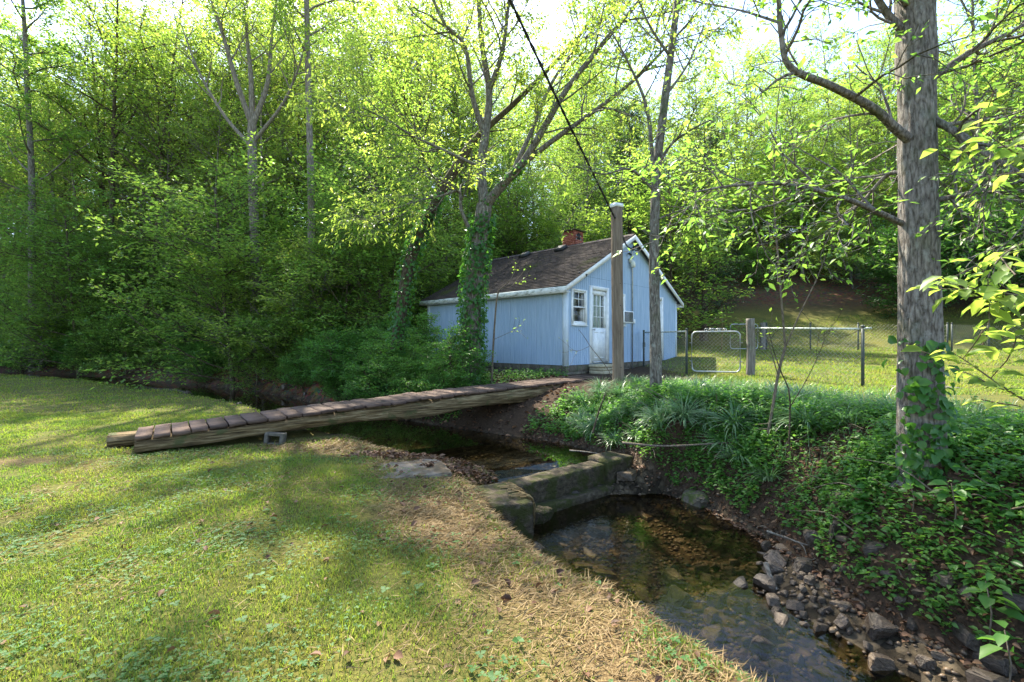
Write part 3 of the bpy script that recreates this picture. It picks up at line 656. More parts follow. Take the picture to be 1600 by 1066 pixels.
# ------------------------------------------------------------------ the little dam
dam = thing('dam', 'low mossy concrete dam with footing holding back the upper pool', 'dam', (DAM0[0], DAM0[1], 0), math.atan2(DD[1], DD[0]))
LD = float(np.linalg.norm(DAM1 - DAM0))
def rough_block(lo, hi, res=.07, amp=.02, seed=0, round_=.03):
    """block of old cast concrete: subdivided faces, worn edges"""
    lo = np.array(lo, float); hi = np.array(hi, float); bm = bmesh.new(); n = np.maximum(2, ((hi - lo) / res).astype(int))
    V = []; Fc = []
    for ax in range(3):
        a_, b_ = (ax + 1) % 3, (ax + 2) % 3
        for s_ in (0, 1):
            ua = np.linspace(0, 1, n[a_] + 1); ub = np.linspace(0, 1, n[b_] + 1); base = len(V); A, B_ = np.meshgrid(ua, ub, indexing='ij')
            p = np.zeros(A.shape + (3,)); p[..., a_] = A; p[..., b_] = B_; p[..., ax] = s_; V.extend((lo + p * (hi - lo)).reshape(-1, 3))
            for q in range(n[a_]):
                for r_ in range(n[b_]):
                    i_ = base + q * (n[b_] + 1) + r_; f_ = (i_, i_ + n[b_] + 1, i_ + n[b_] + 2, i_ + 1); Fc.append(f_ if s_ else f_[::-1])
    V = np.array(V); c_ = (lo + hi) / 2; h_ = (hi - lo) / 2; inner = np.clip(V, lo + round_, hi - round_); d_ = V - inner; ln = np.linalg.norm(d_, axis=1, keepdims=True)
    V = np.where(ln > 1e-6, inner + d_ / np.maximum(ln, 1e-6) * round_, V)
    nn = (V - c_) / h_; V = V + (vnoise(V * 4, seed)[:, None] - .5) * amp * 2 * nn / (np.linalg.norm(nn, axis=1, keepdims=True) + 1e-6) + (vnoise(V * 13, seed + 1)[:, None] - .5) * amp * nn
    return MB().add(V, np.array(Fc))
def weld(o):
    bm = bmesh.new(); bm.from_mesh(o.data); bmesh.ops.remove_doubles(bm, verts=bm.verts, dist=.0015); bm.to_mesh(o.data); bm.free(); return o
weld(rough_block((-.1, 0, -1.05), (LD - .45, .30, -.31), .06, .012, 3, .016).build('dam_wall', M['concrete_moss'], dam, True))
weld(rough_block((LD - .52, -.10, -1.05), (LD + .03, .36, -.245), .06, .012, 5, .014).build('wing_block', M['concrete_moss'], dam, True))
weld(rough_block((-.05, -.17, -1.1), (LD - .3, .05, -.60), .06, .015, 7, .02).build('footing', M['concrete_moss'], dam, True))
ab = thing('abutment', 'broken concrete abutment topped with dry roots where the dam meets the lawn', 'abutment', (-.02, 5.72, 0), R(20))
weld(rough_block((-.42, -.62, -1.0), (.06, .18, -.27), .06, .018, 9, .016).build('cast_block', M['concrete_moss'], ab, True))
b = MB()                                        # dry roots hanging down the corner
for q in range(46):
    y_ = rng.uniform(-.5, .1); x_ = .055 + rng.uniform(0, .03); p0 = np.array((x_ - rng.uniform(.05, .25), y_, -.255 + rng.uniform(0, .02))); L_ = rng.uniform(.2, .5)
    pts = [p0, (x_ + .02, y_ + rng.normal(0, .02), -.285), (x_ + .03 + rng.uniform(0, .03), y_ + rng.normal(0, .04), -.285 - L_ * .5), (x_ + .02 + rng.uniform(-.01, .03), y_ + rng.normal(0, .05), -.285 - L_)]
    b.tube(catmull(pts, 7), np.linspace(.008, .003, 7) * rng.uniform(.6, 1.3), 4, False)
b.build('dry_roots', M['straw'], ab)
sl = thing('concrete_slab', 'cracked tan concrete slab lying flush in the bank by the pool', 'slab', (-1.32, 5.95, -.172), R(24))
rough_block((-.55, -.40, -.12), (.45, .38, .075), .06, .035, 21, .05).build('slab', M['concrete_dry'], sl, True)
sl2 = thing('concrete_corner', 'small pale concrete corner poking from the straw near the abutment', 'slab', (-.62, 5.02, -.3), R(35))
rough_block((-.16, -.1, -.1), (.16, .1, .06), .05, .012, 23, .015).build('slab', M['concrete_dry'], sl2, True)

# ------------------------------------------------------------------ timber post and service cable
px_, py_ = 2.42, 10.5; zb = H(px_, py_)
post = thing('utility_post', 'tall square brown timber post with white metal cap beside the bridge end', 'post', (px_, py_, zb), R(28))
b = MB(); n = 24; V = []; k = 8
for q in range(n):
    zz = -.4 + (4.62 - zb + .4) * q / (n - 1); hw_ = .098
    for (a_, c_) in ((-1, -.86), (-.86, -1), (.86, -1), (1, -.86), (1, .86), (.86, 1), (-.86, 1), (-1, .86)):
        V.append((a_ * hw_ + .004 * math.sin(zz * 2) - .012 * zz, c_ * hw_ + .01 * zz * 0, zz))
i_ = np.arange(n - 1)[:, None] * k; j_ = np.arange(k)[None]
b.add(V, [np.stack([i_ + j_, i_ + (j_ + 1) % k, i_ + k + (j_ + 1) % k, i_ + k + j_], -1).reshape(-1, 4), (np.arange(k) + (n - 1) * k)[None]]); b.build('timber', M['post_wood'], post)
zt = 4.62 - zb; cx_ = -.012 * zt
MB().add([(cx_-.112,-.112,zt-.03),(cx_+.112,-.112,zt-.03),(cx_+.112,.112,zt-.03),(cx_-.112,.112,zt-.03),(cx_-.105,-.105,zt+.05),(cx_+.105,-.105,zt+.05),(cx_+.105,.105,zt+.075),(cx_-.105,.105,zt+.075)], [(3,2,1,0),(4,5,6,7),(0,1,5,4),(1,2,6,5),(2,3,7,6),(3,0,4,7)]).build('metal_cap', M['white_paint'], post)
for (zz, s_) in ((1.1, .012), (1.75, .014), (2.25, .012), (2.9, .012), (.35, .014)):
    MB().tube([(cx_ * zz / zt, -.096, zz), (cx_ * zz / zt, -.104, zz)], [s_, s_ * .8], 8).build('bolt', M['dark'], post)
gl = Matrix.Translation((HX, HY, HZ)) @ Matrix.Rotation(HANG, 4, 'Z')
wh_w = gl @ Vector((3.69, -.24, 4.17)); ptop = Vector((px_ - .10, py_ - .12, 4.33))
b = MB(); far_end = ptop + Vector((-7.4, -14.3, 5.6))
line = [ptop + (far_end - ptop) * t - Vector((0, 0, 1.1 * t * (1 - t))) for t in np.linspace(1, 0, 14)]
pts = line + [ptop + Vector((.14, .06, -.12)), ptop + Vector((.3, .5, -.32)), (ptop + wh_w) / 2 + Vector((0, 0, -.32)), wh_w + Vector((0, -.1, -.12)), wh_w]
cp = catmull([tuple(p) for p in pts], 150)
for s_ in (0, 1):
    T = np.linspace(0, 300, len(cp)); off = np.stack([np.cos(T + s_ * math.pi) * .012, np.zeros_like(T), np.sin(T + s_ * math.pi) * .012], -1); b.tube(cp + off, .015, 6)
cab = thing('service_cable', 'thick black overhead service cable running down past the post to the gable', 'cable'); b.build('twisted_wires', M['cable'], cab)

# ------------------------------------------------------------------ chain-link fences and gates
def wire_mesh(p0, p1, z0a, z0b, hgt, sp=.1, r=.0018, drop=None, sag=0):
    """diamond wire between two posts, each strand a thin three-sided tube"""
    p0 = np.array(p0, float); p1 = np.array(p1, float); L_ = float(np.linalg.norm(p1 - p0)); d_ = (p1 - p0) / L_; b = MB()
    for s_ in (1, -1):
        c_ = -hgt if s_ == 1 else 0.0
        while c_ < (L_ if s_ == 1 else L_ + hgt):
            if s_ == 1: ua, ub = max(0, c_), min(L_, c_ + hgt); za, zb_ = ua - c_, ub - c_
            else: ua, ub = max(0, c_ - hgt), min(L_, c_); za, zb_ = c_ - ua, c_ - ub
            if ub - ua > .02 and not (drop and drop((ua + ub) / 2)):
                pts = []
                for t in (0, 1):
                    uu, zz = (ua, za) if t == 0 else (ub, zb_); g = z0a + (z0b - z0a) * uu / L_; q = p0 + d_ * uu; pts.append((q[0], q[1], g + .03 + zz * (hgt - .03) / hgt))
                b.tube(pts, r, 3, False)
            c_ += sp
    return b
def pole(parent, x_, y_, zb_, hgt, r, mat, name='post', cap=True):
    b = MB().tube([(x_, y_, zb_ - .25), (x_, y_, zb_ + hgt)], r, 10)
    if cap: b.tube([(x_, y_, zb_ + hgt), (x_, y_, zb_ + hgt + r * .9), (x_, y_, zb_ + hgt + r * 1.4)], [r * 1.25, r * 1.1, r * .4], 10)
    return b.build(name, mat, parent)
def rail(parent, pts, r, mat, name='top_rail'): return MB().tube(pts, r, 8).build(name, mat, parent)
def fence(label, posts, hgt, mats, railmat, mesh=True, sp=.1, drop=None):
    t = thing('chain_link_fence', label, 'fence', (posts[0][0], posts[0][1], H(*posts[0]))); t.location = (0, 0, 0)
    zs = [H(*p) for p in posts]
    for p, z_ in zip(posts, zs): pole(t, p[0], p[1], z_, hgt + .04, .032, mats)
    for (p, z_), (q, y_) in zip(zip(posts[:-1], zs[:-1]), zip(posts[1:], zs[1:])):
        if railmat is not None: rail(t, [(p[0], p[1], z_ + hgt), (q[0], q[1], y_ + hgt)], .022, railmat)
        if mesh: wire_mesh(p, q, z_, y_, hgt, sp, drop=drop).build('wire_mesh', M['wire'], t)
    return t
fence('short chain-link fence with dark posts between the cabin wall and the garden gate', [(4.62, 16.15), (4.82, 12.72)], 1.2, M['green_metal'], M['lichen_metal'])
fence('sagging chain-link fence with lichen-crusted rail from the weathered post across the yard', [(6.25, 11.95), (7.46, 9.8)], 1.22, M['green_metal'], M['lichen_metal'])
rail(bpy.data.objects['chain_link_fence.001'], [(7.46, 9.8, H(7.46, 9.8) + 1.225), (7.53, 9.66, H(7.46, 9.8) + 1.235)], .022, M['lichen_metal'], 'rail_end')
def gate(label, p0, p1, hgt, scroll):
    t = thing('garden_gate', label, 'gate'); p0 = np.array(p0, float); p1 = np.array(p1, float); L_ = np.linalg.norm(p1 - p0); d_ = (p1 - p0) / L_; g = max(H(*p0), H(*p1)) + .06; r_ = .12
    def q(u_, z_): return (*(p0 + d_ * u_), g + z_)
    c_ = []
    for (cu, cz, a0) in ((L_ - r_, hgt - r_, 90), (L_ - r_, r_, 0), (r_, r_, -90), (r_, hgt - r_, -180)):
        for a_ in np.linspace(a0, a0 - 90, 6): c_.append(q(cu + r_ * math.cos(R(a_)), cz + r_ * math.sin(R(a_))))
    c_.append(c_[0]); MB().tube(c_, .021, 8, False).build('gate_frame', M['metal'], t, True)
    wire_mesh(p0 + d_ * .03, p1 - d_ * .03, g, g, hgt - .03, .1).build('wire_mesh', M['wire'], t)
    for u_ in (.0, 1.0):
        MB().tube([q(L_ * u_, .28), q(L_ * u_ + (.06 if u_ else -.06), .28)], .012, 6).tube([q(L_ * u_, hgt - .3), q(L_ * u_ + (.06 if u_ else -.06), hgt - .3)], .012, 6).build('hinge' if u_ else 'latch', M['metal'], t)
    if scroll:
        b = MB()
        for cu in (.36, .5, .64):
            for s_ in (-1, 1):
                T = np.linspace(0, 2 * math.pi * 1.1, 22); rr = .06 * (1 - T / 9)
                b.tube([q(L_ * cu + s_ * (.065 - rr_ * math.cos(tt)), hgt + .05 + rr_ * .75 * math.sin(tt)) for tt, rr_ in zip(T, rr)], .007, 5)
        b.build('scrollwork', M['metal'], t)
    return t
gate('tubular metal garden gate with scrollwork on top beside the weathered post', (4.94, 12.66), (6.04, 12.2), 1.08, True)
gate('plain tubular gate in the far fence by the pale post', (9.95, 21.0), (11.2, 21.0), 1.12, False)
def wood_post(x_, y_, hgt, r, label, mat):
    z_ = H(x_, y_); t = thing('wooden_post', label, 'post', (x_, y_, z_)); n = 30; zz = np.linspace(-.3, hgt, n)
    pts = np.stack([.015 * np.sin(zz * 3), .012 * np.cos(zz * 2.2), zz], -1); MB().tube(pts, r * (1 - .08 * zz / hgt), 14, True, .13, 4).build('timber', mat, t, True); return t
wood_post(6.2, 11.98, 1.47, .105, 'thick weathered wooden gatepost crusted with lichen', M['old_wood'])
wood_post(11.42, 21.0, 1.25, .12, 'pale grey wooden post beside the plain far gate', M['old_wood'])
fence('long far chain-link fence with dark posts along the top of the yard', [(11.6, 21.0), (13.6, 21.0), (15.7, 20.9), (18.9, 20.0)], 1.18, M['green_metal'], None, True, .15)
fence('chain-link fence with dark posts climbing the slope on the far side of the big trunk', [(18.9, 19.8), (18.1, 17.5), (19.6, 13.5)], 1.18, M['green_metal'], None, True, .15)
st = thing('garden_stake', 'thin pale bamboo stake standing in the far yard', 'stake', (9.5, 20.9, H(9.5, 20.9))); MB().tube([(0, 0, -.2), (.03, 0, .9), (.02, 0, 1.9)], [.02, .018, .012], 6).build('cane', M['straw'], st)
st = thing('garden_stake', 'short leaning metal stake in the yard beyond the big trunk', 'stake', (14.6, 17.3, H(14.6, 17.3))); MB().tube([(0, 0, -.2), (.0, 0, .5), (.02, 0, 1.15)], [.02, .018, .016], 6).build('rod', M['green_metal'], st)
ps = thing('paving_slab', 'grey paving slab lying in the grass behind the big trunk', 'slab', (7.55, 9.55, H(7.55, 9.55)), R(-10)); MB().bbox((.35, -.3, -.05), (1.4, .2, .035), .015, .004, rng).build('slab', M['block'], ps)

# ------------------------------------------------------------------ trees
def rotv(v, ax, a):
    ax = ax / (np.linalg.norm(ax) + 1e-9); c_, s_ = math.cos(a), math.sin(a); return v * c_ + np.cross(ax, v) * s_ + ax * np.dot(ax, v) * (1 - c_)
class Tree:
    """grows limbs, branches, twigs and leaves; the wood and the leaves become one part each"""
    def __init__(s, seed): s.r = np.random.default_rng(seed); s.wood = MB(); s.trunk = MB(); s.lp = []; s.ld = []; s.ln = []
    def limb(s, pts, r0, r1, k=8, n=None, trunk=False, noise=0, flare=0):
        pts = catmull(pts, n or max(8, len(pts) * 5)); t = np.linspace(0, 1, len(pts)); rad = r0 + (r1 - r0) * t ** .85
        if flare: rad = rad * (1 + flare * np.exp(-t * len(pts) / 6))
        (s.trunk if trunk else s.wood).tube(pts, rad, k, False, noise, int(s.r.integers(99))); return pts, rad
    def wander(s, p, d, L, n, curl, up):
        out = [p]; d = d / np.linalg.norm(d)
        for _ in range(n):
            d = d + s.r.normal(0, curl, 3) + np.array((0, 0, up)); d = d / np.linalg.norm(d); out.append(out[-1] + d * L / n)
        return np.array(out)
    def branch(s, pts, rad, lvl, cfg):
        """children along a parent; cfg: list of dicts per level"""
        c = cfg[lvl]; n = len(pts); az = s.r.uniform(0, 6.28)
        for i in range(c['n']):
            t = c['t0'] + (1 - c['t0']) * (i + s.r.uniform(0, 1)) / c['n']; f = t * (n - 1); j = min(int(f), n - 2); q = f - j
            p = pts[j] * (1 - q) + pts[j + 1] * q; d = pts[j + 1] - pts[j]; d = d / (np.linalg.norm(d) + 1e-9); r_ = rad[j] * (1 - q) + rad[j + 1] * q
            az += 2.4 + s.r.normal(0, .4)
            ref = np.array((0, 0, 1.)) if abs(d[2]) < .9 else np.array((1., 0, 0)); sd_ = np.cross(d, ref); sd_ /= np.linalg.norm(sd_) + 1e-9
            if c.get('flat') and abs(d[2]) < .85: ax = rotv(np.cross(sd_, d), d, (0 if i % 2 else math.pi) + s.r.normal(0, c['flat'])); 
            else: ax = rotv(sd_, d, az)
            nd_ = rotv(d, ax, R(c['ang']) * s.r.uniform(.75, 1.25)); nd_[2] += c.get('lift', 0)
            L = c['len'] * (1 - c.get('tap', .5) * t) * s.r.uniform(.65, 1.3); k = c.get('seg', 4)
            bp = s.wander(p, nd_, L, k, c.get('curl', .16), c.get('up', .03)); r0 = min(r_ * .7, c['r']); br = np.linspace(r0, max(r0 * .3, .0035), k + 1)
            s.wood.tube(bp, br, 5 if r0 > .02 else 3, False)
            if lvl + 1 < len(cfg): s.branch(bp, br, lvl + 1, cfg)
            if c.get('leaves'): s.leaves(bp, c['leaves'], c.get('spread', .06), c.get('droop', .1))
    def leaves(s, bp, m, spread, droop=.1):
        n = len(bp); f = np.linspace(.15, 1, m) * (n - 1) * .9999; j = f.astype(int); q = (f - j)[:, None]; p = bp[j] * (1 - q) + bp[j + 1] * q; d = bp[j + 1] - bp[j]; d /= np.linalg.norm(d, axis=1, keepdims=True) + 1e-9
        sd_ = np.cross(d, (0, 0, 1.)); sd_ /= np.linalg.norm(sd_, axis=1, keepdims=True) + 1e-9; sg = np.where(np.arange(m) % 2, 1, -1)[:, None]
        ax = d * s.r.uniform(.3, .9, (m, 1)) + sd_ * sg * s.r.uniform(.5, 1, (m, 1)) + s.r.normal(0, .25, (m, 3)); ax[:, 2] -= droop
        s.lp.append(p + s.r.normal(0, spread, (m, 3)) * (1, 1, .5)); s.ld.append(ax); s.ln.append(np.array((0, 0, 1.)) + s.r.normal(0, .38, (m, 3)))
    def leaf_arrays(s): return np.concatenate(s.lp), np.concatenate(s.ld), np.concatenate(s.ln)
    def crown(s, size, ratio=.55, oval=False, keep=None):
        p, d, n_ = s.leaf_arrays()
        if keep is not None: m_ = keep(p); p, d, n_ = p[m_], d[m_], n_[m_]
        L = size * s.r.uniform(.6, 1.25, len(p)); return leaf_mesh('crown', p, d, n_, L, L * ratio * s.r.uniform(.85, 1.15, len(p)), oval)

def copy_tree(root, loc, rz, scl, label=None, tilt=0):
    r = root.copy(); col.objects.link(r); r.location = loc; r.rotation_euler = (tilt, 0, rz); r.scale = (scl[0], scl[0], scl[1])
    if label: r['label'] = label
    for ch in root.children:
        c = ch.copy(); col.objects.link(c); c.parent = r
    return r

# --- forest kinds, each grown once and then copied with its parts
def forest_tree(seed, h, first, spread, mat, bark, size, nb=24, r=.14, lean=.03, name='forest_tree', sub=8, tw=5, lv=9, ang=58):
    T = Tree(seed); p = [(0, 0, -.4)]; d = np.array((T.r.normal(0, lean), T.r.normal(0, lean), 1.0))
    for q in range(7): d = d + np.append(T.r.normal(0, .035, 2), 0); p.append(tuple(np.array(p[-1]) + d / np.linalg.norm(d) * (h + .4) / 7))
    pts, rad = T.limb(p, r, .025, 9, 26, True, .05, .35)
    T.branch(pts, rad, 0, [dict(n=nb, t0=first, len=spread, tap=.55, ang=ang, r=r * .42, seg=6, curl=.13, up=.05), dict(n=sub, t0=.2, len=spread * .42, tap=.4, ang=48, r=.02, seg=4, flat=.35, curl=.14, up=.02),
        dict(n=tw, t0=.1, len=spread * .2, tap=.3, ang=45, r=.008, seg=2, flat=.3, curl=.15, leaves=lv, spread=.07)])
    root = bpy.data.objects.new(name, None); col.objects.link(root); link('trunk', T.trunk.mesh('trunk', True), bark, root); link('limbs', T.wood.mesh('limbs', True), bark, root); link('crown', T.crown(size), mat, root)
    return root
protos = {
 'tall_a': forest_tree(1, 18, .22, 5.2, M['leaf_spring'], M['bark_grey'], .19, 28, .19, tw=5, lv=6),
 'tall_b': forest_tree(2, 20, .36, 4.8, M['leaf_spring'], M['bark_brown'], .18, 24, .17, tw=5, lv=6),
 'tall_c': forest_tree(3, 16, .18, 4.8, M['leaf_green'], M['bark_grey'], .18, 28, .16, tw=5, lv=6),
 'thin': forest_tree(4, 19, .45, 3.2, M['leaf_spring'], M['bark_pale'], .16, 18, .14, tw=5, lv=7),
 'under_a': forest_tree(5, 6.8, .06, 3.6, M['leaf_green'], M['bark_brown'], .14, 26, .07, .08, 'understory_tree', 9, 6, 8, 70),
 'under_b': forest_tree(6, 5.4, .05, 3.1, M['leaf_spring'], M['bark_grey'], .135, 24, .06, .1, 'understory_tree', 9, 6, 8, 68),
 'shrub_a': forest_tree(7, 2.4, .02, 1.8, M['leaf_green'], M['bark_brown'], .10, 24, .035, .1, 'woodland_shrub', 7, 5, 9, 60),
 'shrub_b': forest_tree(8, 1.5, .02, 1.3, M['leaf_bank'], M['bark_brown'], .085, 20, .03, .1, 'woodland_shrub', 7, 5, 8, 60),
 'dark_shrub': forest_tree(9, 4.2, .04, 2.6, M['leaf_dark'], M['bark_brown'], .15, 26, .07, .1, 'evergreen_shrub', 8, 5, 10, 62),
}
LAB = {'tall_a': ('broad yellow-green forest tree with grey trunk on the wooded hillside', 'hillside forest trees'), 'tall_b': ('tall brown-barked forest tree with yellow-green leaves on the wooded hillside', 'tall brown-barked hillside trees'),
 'tall_c': ('mid-green leafy forest tree with grey trunk on the wooded hillside', 'mid-green hillside trees'), 'thin': ('slender pale-barked forest tree with a high thin crown on the hillside', 'slender pale hillside trees'),
 'under_a': ('low spreading understory tree with layered green leaves at the forest edge', 'layered green understory trees'), 'under_b': ('low understory tree with layered yellow-green leaves at the forest edge', 'yellow-green understory trees'),
 'shrub_a': ('rounded green woodland shrub on the creek side of the forest', 'green woodland shrubs'), 'shrub_b': ('small dense green bush on the far creek bank', 'small creekside bushes'), 'dark_shrub': ('dark glossy evergreen shrub at the foot of the woods beyond the yard', 'dark evergreen shrubs')}
CATS = {'tall_a': 'tree', 'tall_b': 'tree', 'tall_c': 'tree', 'thin': 'tree', 'under_a': 'tree', 'under_b': 'tree', 'shrub_a': 'shrub', 'shrub_b': 'bush', 'dark_shrub': 'shrub'}
for k, o in protos.items(): o['label'], o['group'] = LAB[k]; o['category'] = CATS[k]
BASE = {'tall_a': 'broad yellow-green forest tree with grey trunk', 'tall_b': 'tall brown-barked forest tree with yellow-green leaves', 'tall_c': 'mid-green leafy forest tree with grey trunk', 'thin': 'slender pale-barked tree with thin crown',
 'under_a': 'low spreading tree with layered green leaves', 'under_b': 'low tree with layered yellow-green leaves', 'shrub_a': 'rounded green woodland shrub', 'shrub_b': 'small dense green bush', 'dark_shrub': 'dark glossy evergreen shrub'}
used = set(); rr = random.Random(21)
def put(k, x_, y_, s_=1.0, z_=None, label=None):
    z_ = H(x_, y_) if z_ is None else z_; rz = rr.uniform(0, 6.28); sz = s_ * rr.uniform(.92, 1.08)
    if k not in used:
        used.add(k); o = protos[k]; o.location = (x_, y_, z_ - .05); o.rotation_euler = (0, 0, rz); o.scale = (s_, s_, sz)
    else: o = copy_tree(protos[k], (x_, y_, z_ - .05), rz, (s_, sz))
    zx = 'across the creek from the open lawn' if x_ < -14 else 'across the creek from the footbridge' if x_ < -5 else 'on the slope behind the cabin' if x_ < 7 else 'beyond the fenced yard'
    far_ = float(math.hypot(x_, y_)); zd = '' if far_ < 26 else 'higher ' if far_ < 40 else 'far up '
    o['label'] = BASE[k] + ' ' + zd + zx; o['group'] = (k.split('_')[0] + ' kind ' + zd + zx).replace('tall kind', LAB[k][1]).replace('thin kind', LAB[k][1]).replace('under kind', LAB[k][1]).replace('shrub kind', LAB[k][1]).replace('dark kind', LAB[k][1])
    return o
def scatter(n, xs, ys, ok, dmin, kinds, wts, scl, seed):
    g = np.random.default_rng(seed); N = 6000; xx = g.uniform(*xs, N); yy = g.uniform(*ys, N); z_, e_, lf, hd_, lm, _ = land(xx, yy); m_ = ok(xx, yy, e_, lf, hd_); got = []
    for i_ in np.nonzero(m_)[0]:
        d_ = dmin(yy[i_]) if callable(dmin) else dmin
        if any((a_ - xx[i_]) ** 2 + (b_ - yy[i_]) ** 2 < d_ * d_ for a_, b_ in got): continue
        got.append((xx[i_], yy[i_])); put(rr.choices(kinds, wts)[0], float(xx[i_]), float(yy[i_]), rr.uniform(*scl), float(z_[i_]))
        if len(got) >= n: break
inview = lambda x_, y_: np.abs(x_) < 1.2 * y_ + 6
# canopy: front row, then the rising hillside
scatter(48, (-46, 34), (18, 40), lambda x_, y_, e_, lf, hd_: inview(x_, y_) & ~lf & (hd_ > np.where(x_ < 5, 1.8, 11)) & (hd_ < np.where(x_ < 5, 6, 13)) & ~((x_ > -12.5) & (x_ < -2.5) & (y_ < 22)), 3.2, ['tall_a', 'tall_b', 'tall_c', 'thin'], [2, 2, 3, 2], (.68, .86), 1)
scatter(16, (-50, -16), (24, 36), lambda x_, y_, e_, lf, hd_: inview(x_, y_) & ~lf & (hd_ > 2), 2.8, ['tall_a', 'tall_b', 'tall_c'], [3, 3, 2], (.9, 1.1), 9)
scatter(190, (-80, 76), (22, 76), lambda x_, y_, e_, lf, hd_: inview(x_, y_) & ~lf & (hd_ > np.where(x_ < 5, 6, 13)) & ((x_ < 6) | (np.sin(x_ * 37.7 + y_ * 91.3) >  .2)), lambda y_: 3.6 if y_ < 36 else 4.4, ['tall_a', 'tall_b', 'tall_c', 'thin'], [3, 3, 2, 2], (.86, 1.12), 2)
# understory and shrubs along the forest edge and the creek
edge = lambda lo, hi: (lambda x_, y_, e_, lf, hd_: inview(x_, y_) & ~lf & np.where(x_ < -4.6, (e_ > lo) & (e_ < hi), np.where(x_ < 6, (hd_ > .8) & (hd_ < hi), False)) & ~((x_ > -4.8) & (y_ < 19.5)))
scatter(36, (-36, 6), (10, 40), edge(1.6, 9), 2.3, ['under_a', 'under_b'], [3, 2], (.7, 1.1), 3)
scatter(34, (-40, 8), (12, 46), edge(7, 26), 3.0, ['under_a', 'under_b'], [2, 3], (.8, 1.3), 4)
scatter(56, (-34, 6), (9, 40), edge(.35, 5), 1.25, ['shrub_a', 'shrub_b'], [2, 1], (.7, 1.15), 5)
scatter(40, (-34, -5), (11, 32), lambda x_, y_, e_, lf, hd_: ~lf & (e_ > .15) & (e_ < 1.6) & inview(x_, y_), .8, ['shrub_b', 'shrub_a'], [3, 1], (.6, 1.0), 8)
scatter(30, (-7, .5), (9.5, 17), lambda x_, y_, e_, lf, hd_: ~lf & (e_ > .2) & (e_ < 3.2) & (x_ < -.2 - (y_ - 10) * .55) & ((y_ - 6.28) * .796 - (x_ + 5.16) * .605 > 1.75), .75, ['shrub_b'], [1], (.55, .95), 6)
scatter(15, (7, 44), (28, 50), lambda x_, y_, e_, lf, hd_: (hd_ > 8) & (hd_ < 22) & inview(x_, y_), 3.2, ['under_b', 'shrub_a'], [3, 2], (.8, 1.25), 7)
scatter(52, (6, 62), (31, 64), lambda x_, y_, e_, lf, hd_: (hd_ > 11) & (hd_ < 40) & inview(x_, y_), 2.6, ['under_a', 'under_b', 'tall_c'], [3, 4, 1], (.95, 1.5), 10)
for (x_, y_, s_) in ((22.5, 25.5, 1.0), (26, 25, 1.15), (29.5, 24, 1.0), (24.5, 28.5, 1.2)): put('dark_shrub', x_, y_, s_)
for (x_, y_, s_, k_) in ((-9.3, 17.3, 1.0, 'under_b'), (-10.6, 17.6, 1.15, 'under_a'), (-7.9, 17.2, .95, 'under_b'), (-21.5, 22.9, 1.1, 'under_a'), (-24.2, 23.4, 1.0, 'under_b')): put(k_, x_, y_, s_)
o = put('under_a', 8.6, 24.5, 1.35); o['label'] = 'big rounded green understory tree standing behind the cabin near the far gate'; o['group'] = ''; del o['group']

# --- dark cedars behind the cabin
def cedar(seed, h, wdt):
    T = Tree(seed); pts, rad = T.limb([(0, 0, -.3), (.1, .05, h * .5), (.05, 0, h)], .2, .02, 9, 24, True, .06, .3)
    T.branch(pts, rad, 0, [dict(n=70, t0=.08, len=wdt, tap=.85, ang=78, r=.035, seg=5, curl=.08, up=.03), dict(n=11, t0=.12, len=wdt * .34, tap=.5, ang=45, r=.01, seg=3, flat=.5, curl=.12, up=-.05, leaves=16, spread=.05, droop=.35)])
    return T
for (x_, y_, h_, w_, sd_, lb) in ((10.6, 25.5, 11.5, 3.2, 31, 'dark conical cedar rising behind the cabin and the round green tree'), (7.2, 28.5, 13.5, 3.0, 32, 'taller dark cedar half hidden behind the cabin ridge')):
    T = cedar(sd_, h_, w_); o = thing('cedar_tree', lb, 'tree', (x_, y_, H(x_, y_))); link('trunk', T.trunk.mesh('trunk', True), M['bark_brown'], o); link('limbs', T.wood.mesh('limbs', True), M['bark_brown'], o); link('crown', T.crown(.15, .3), M['leaf_cedar'], o)

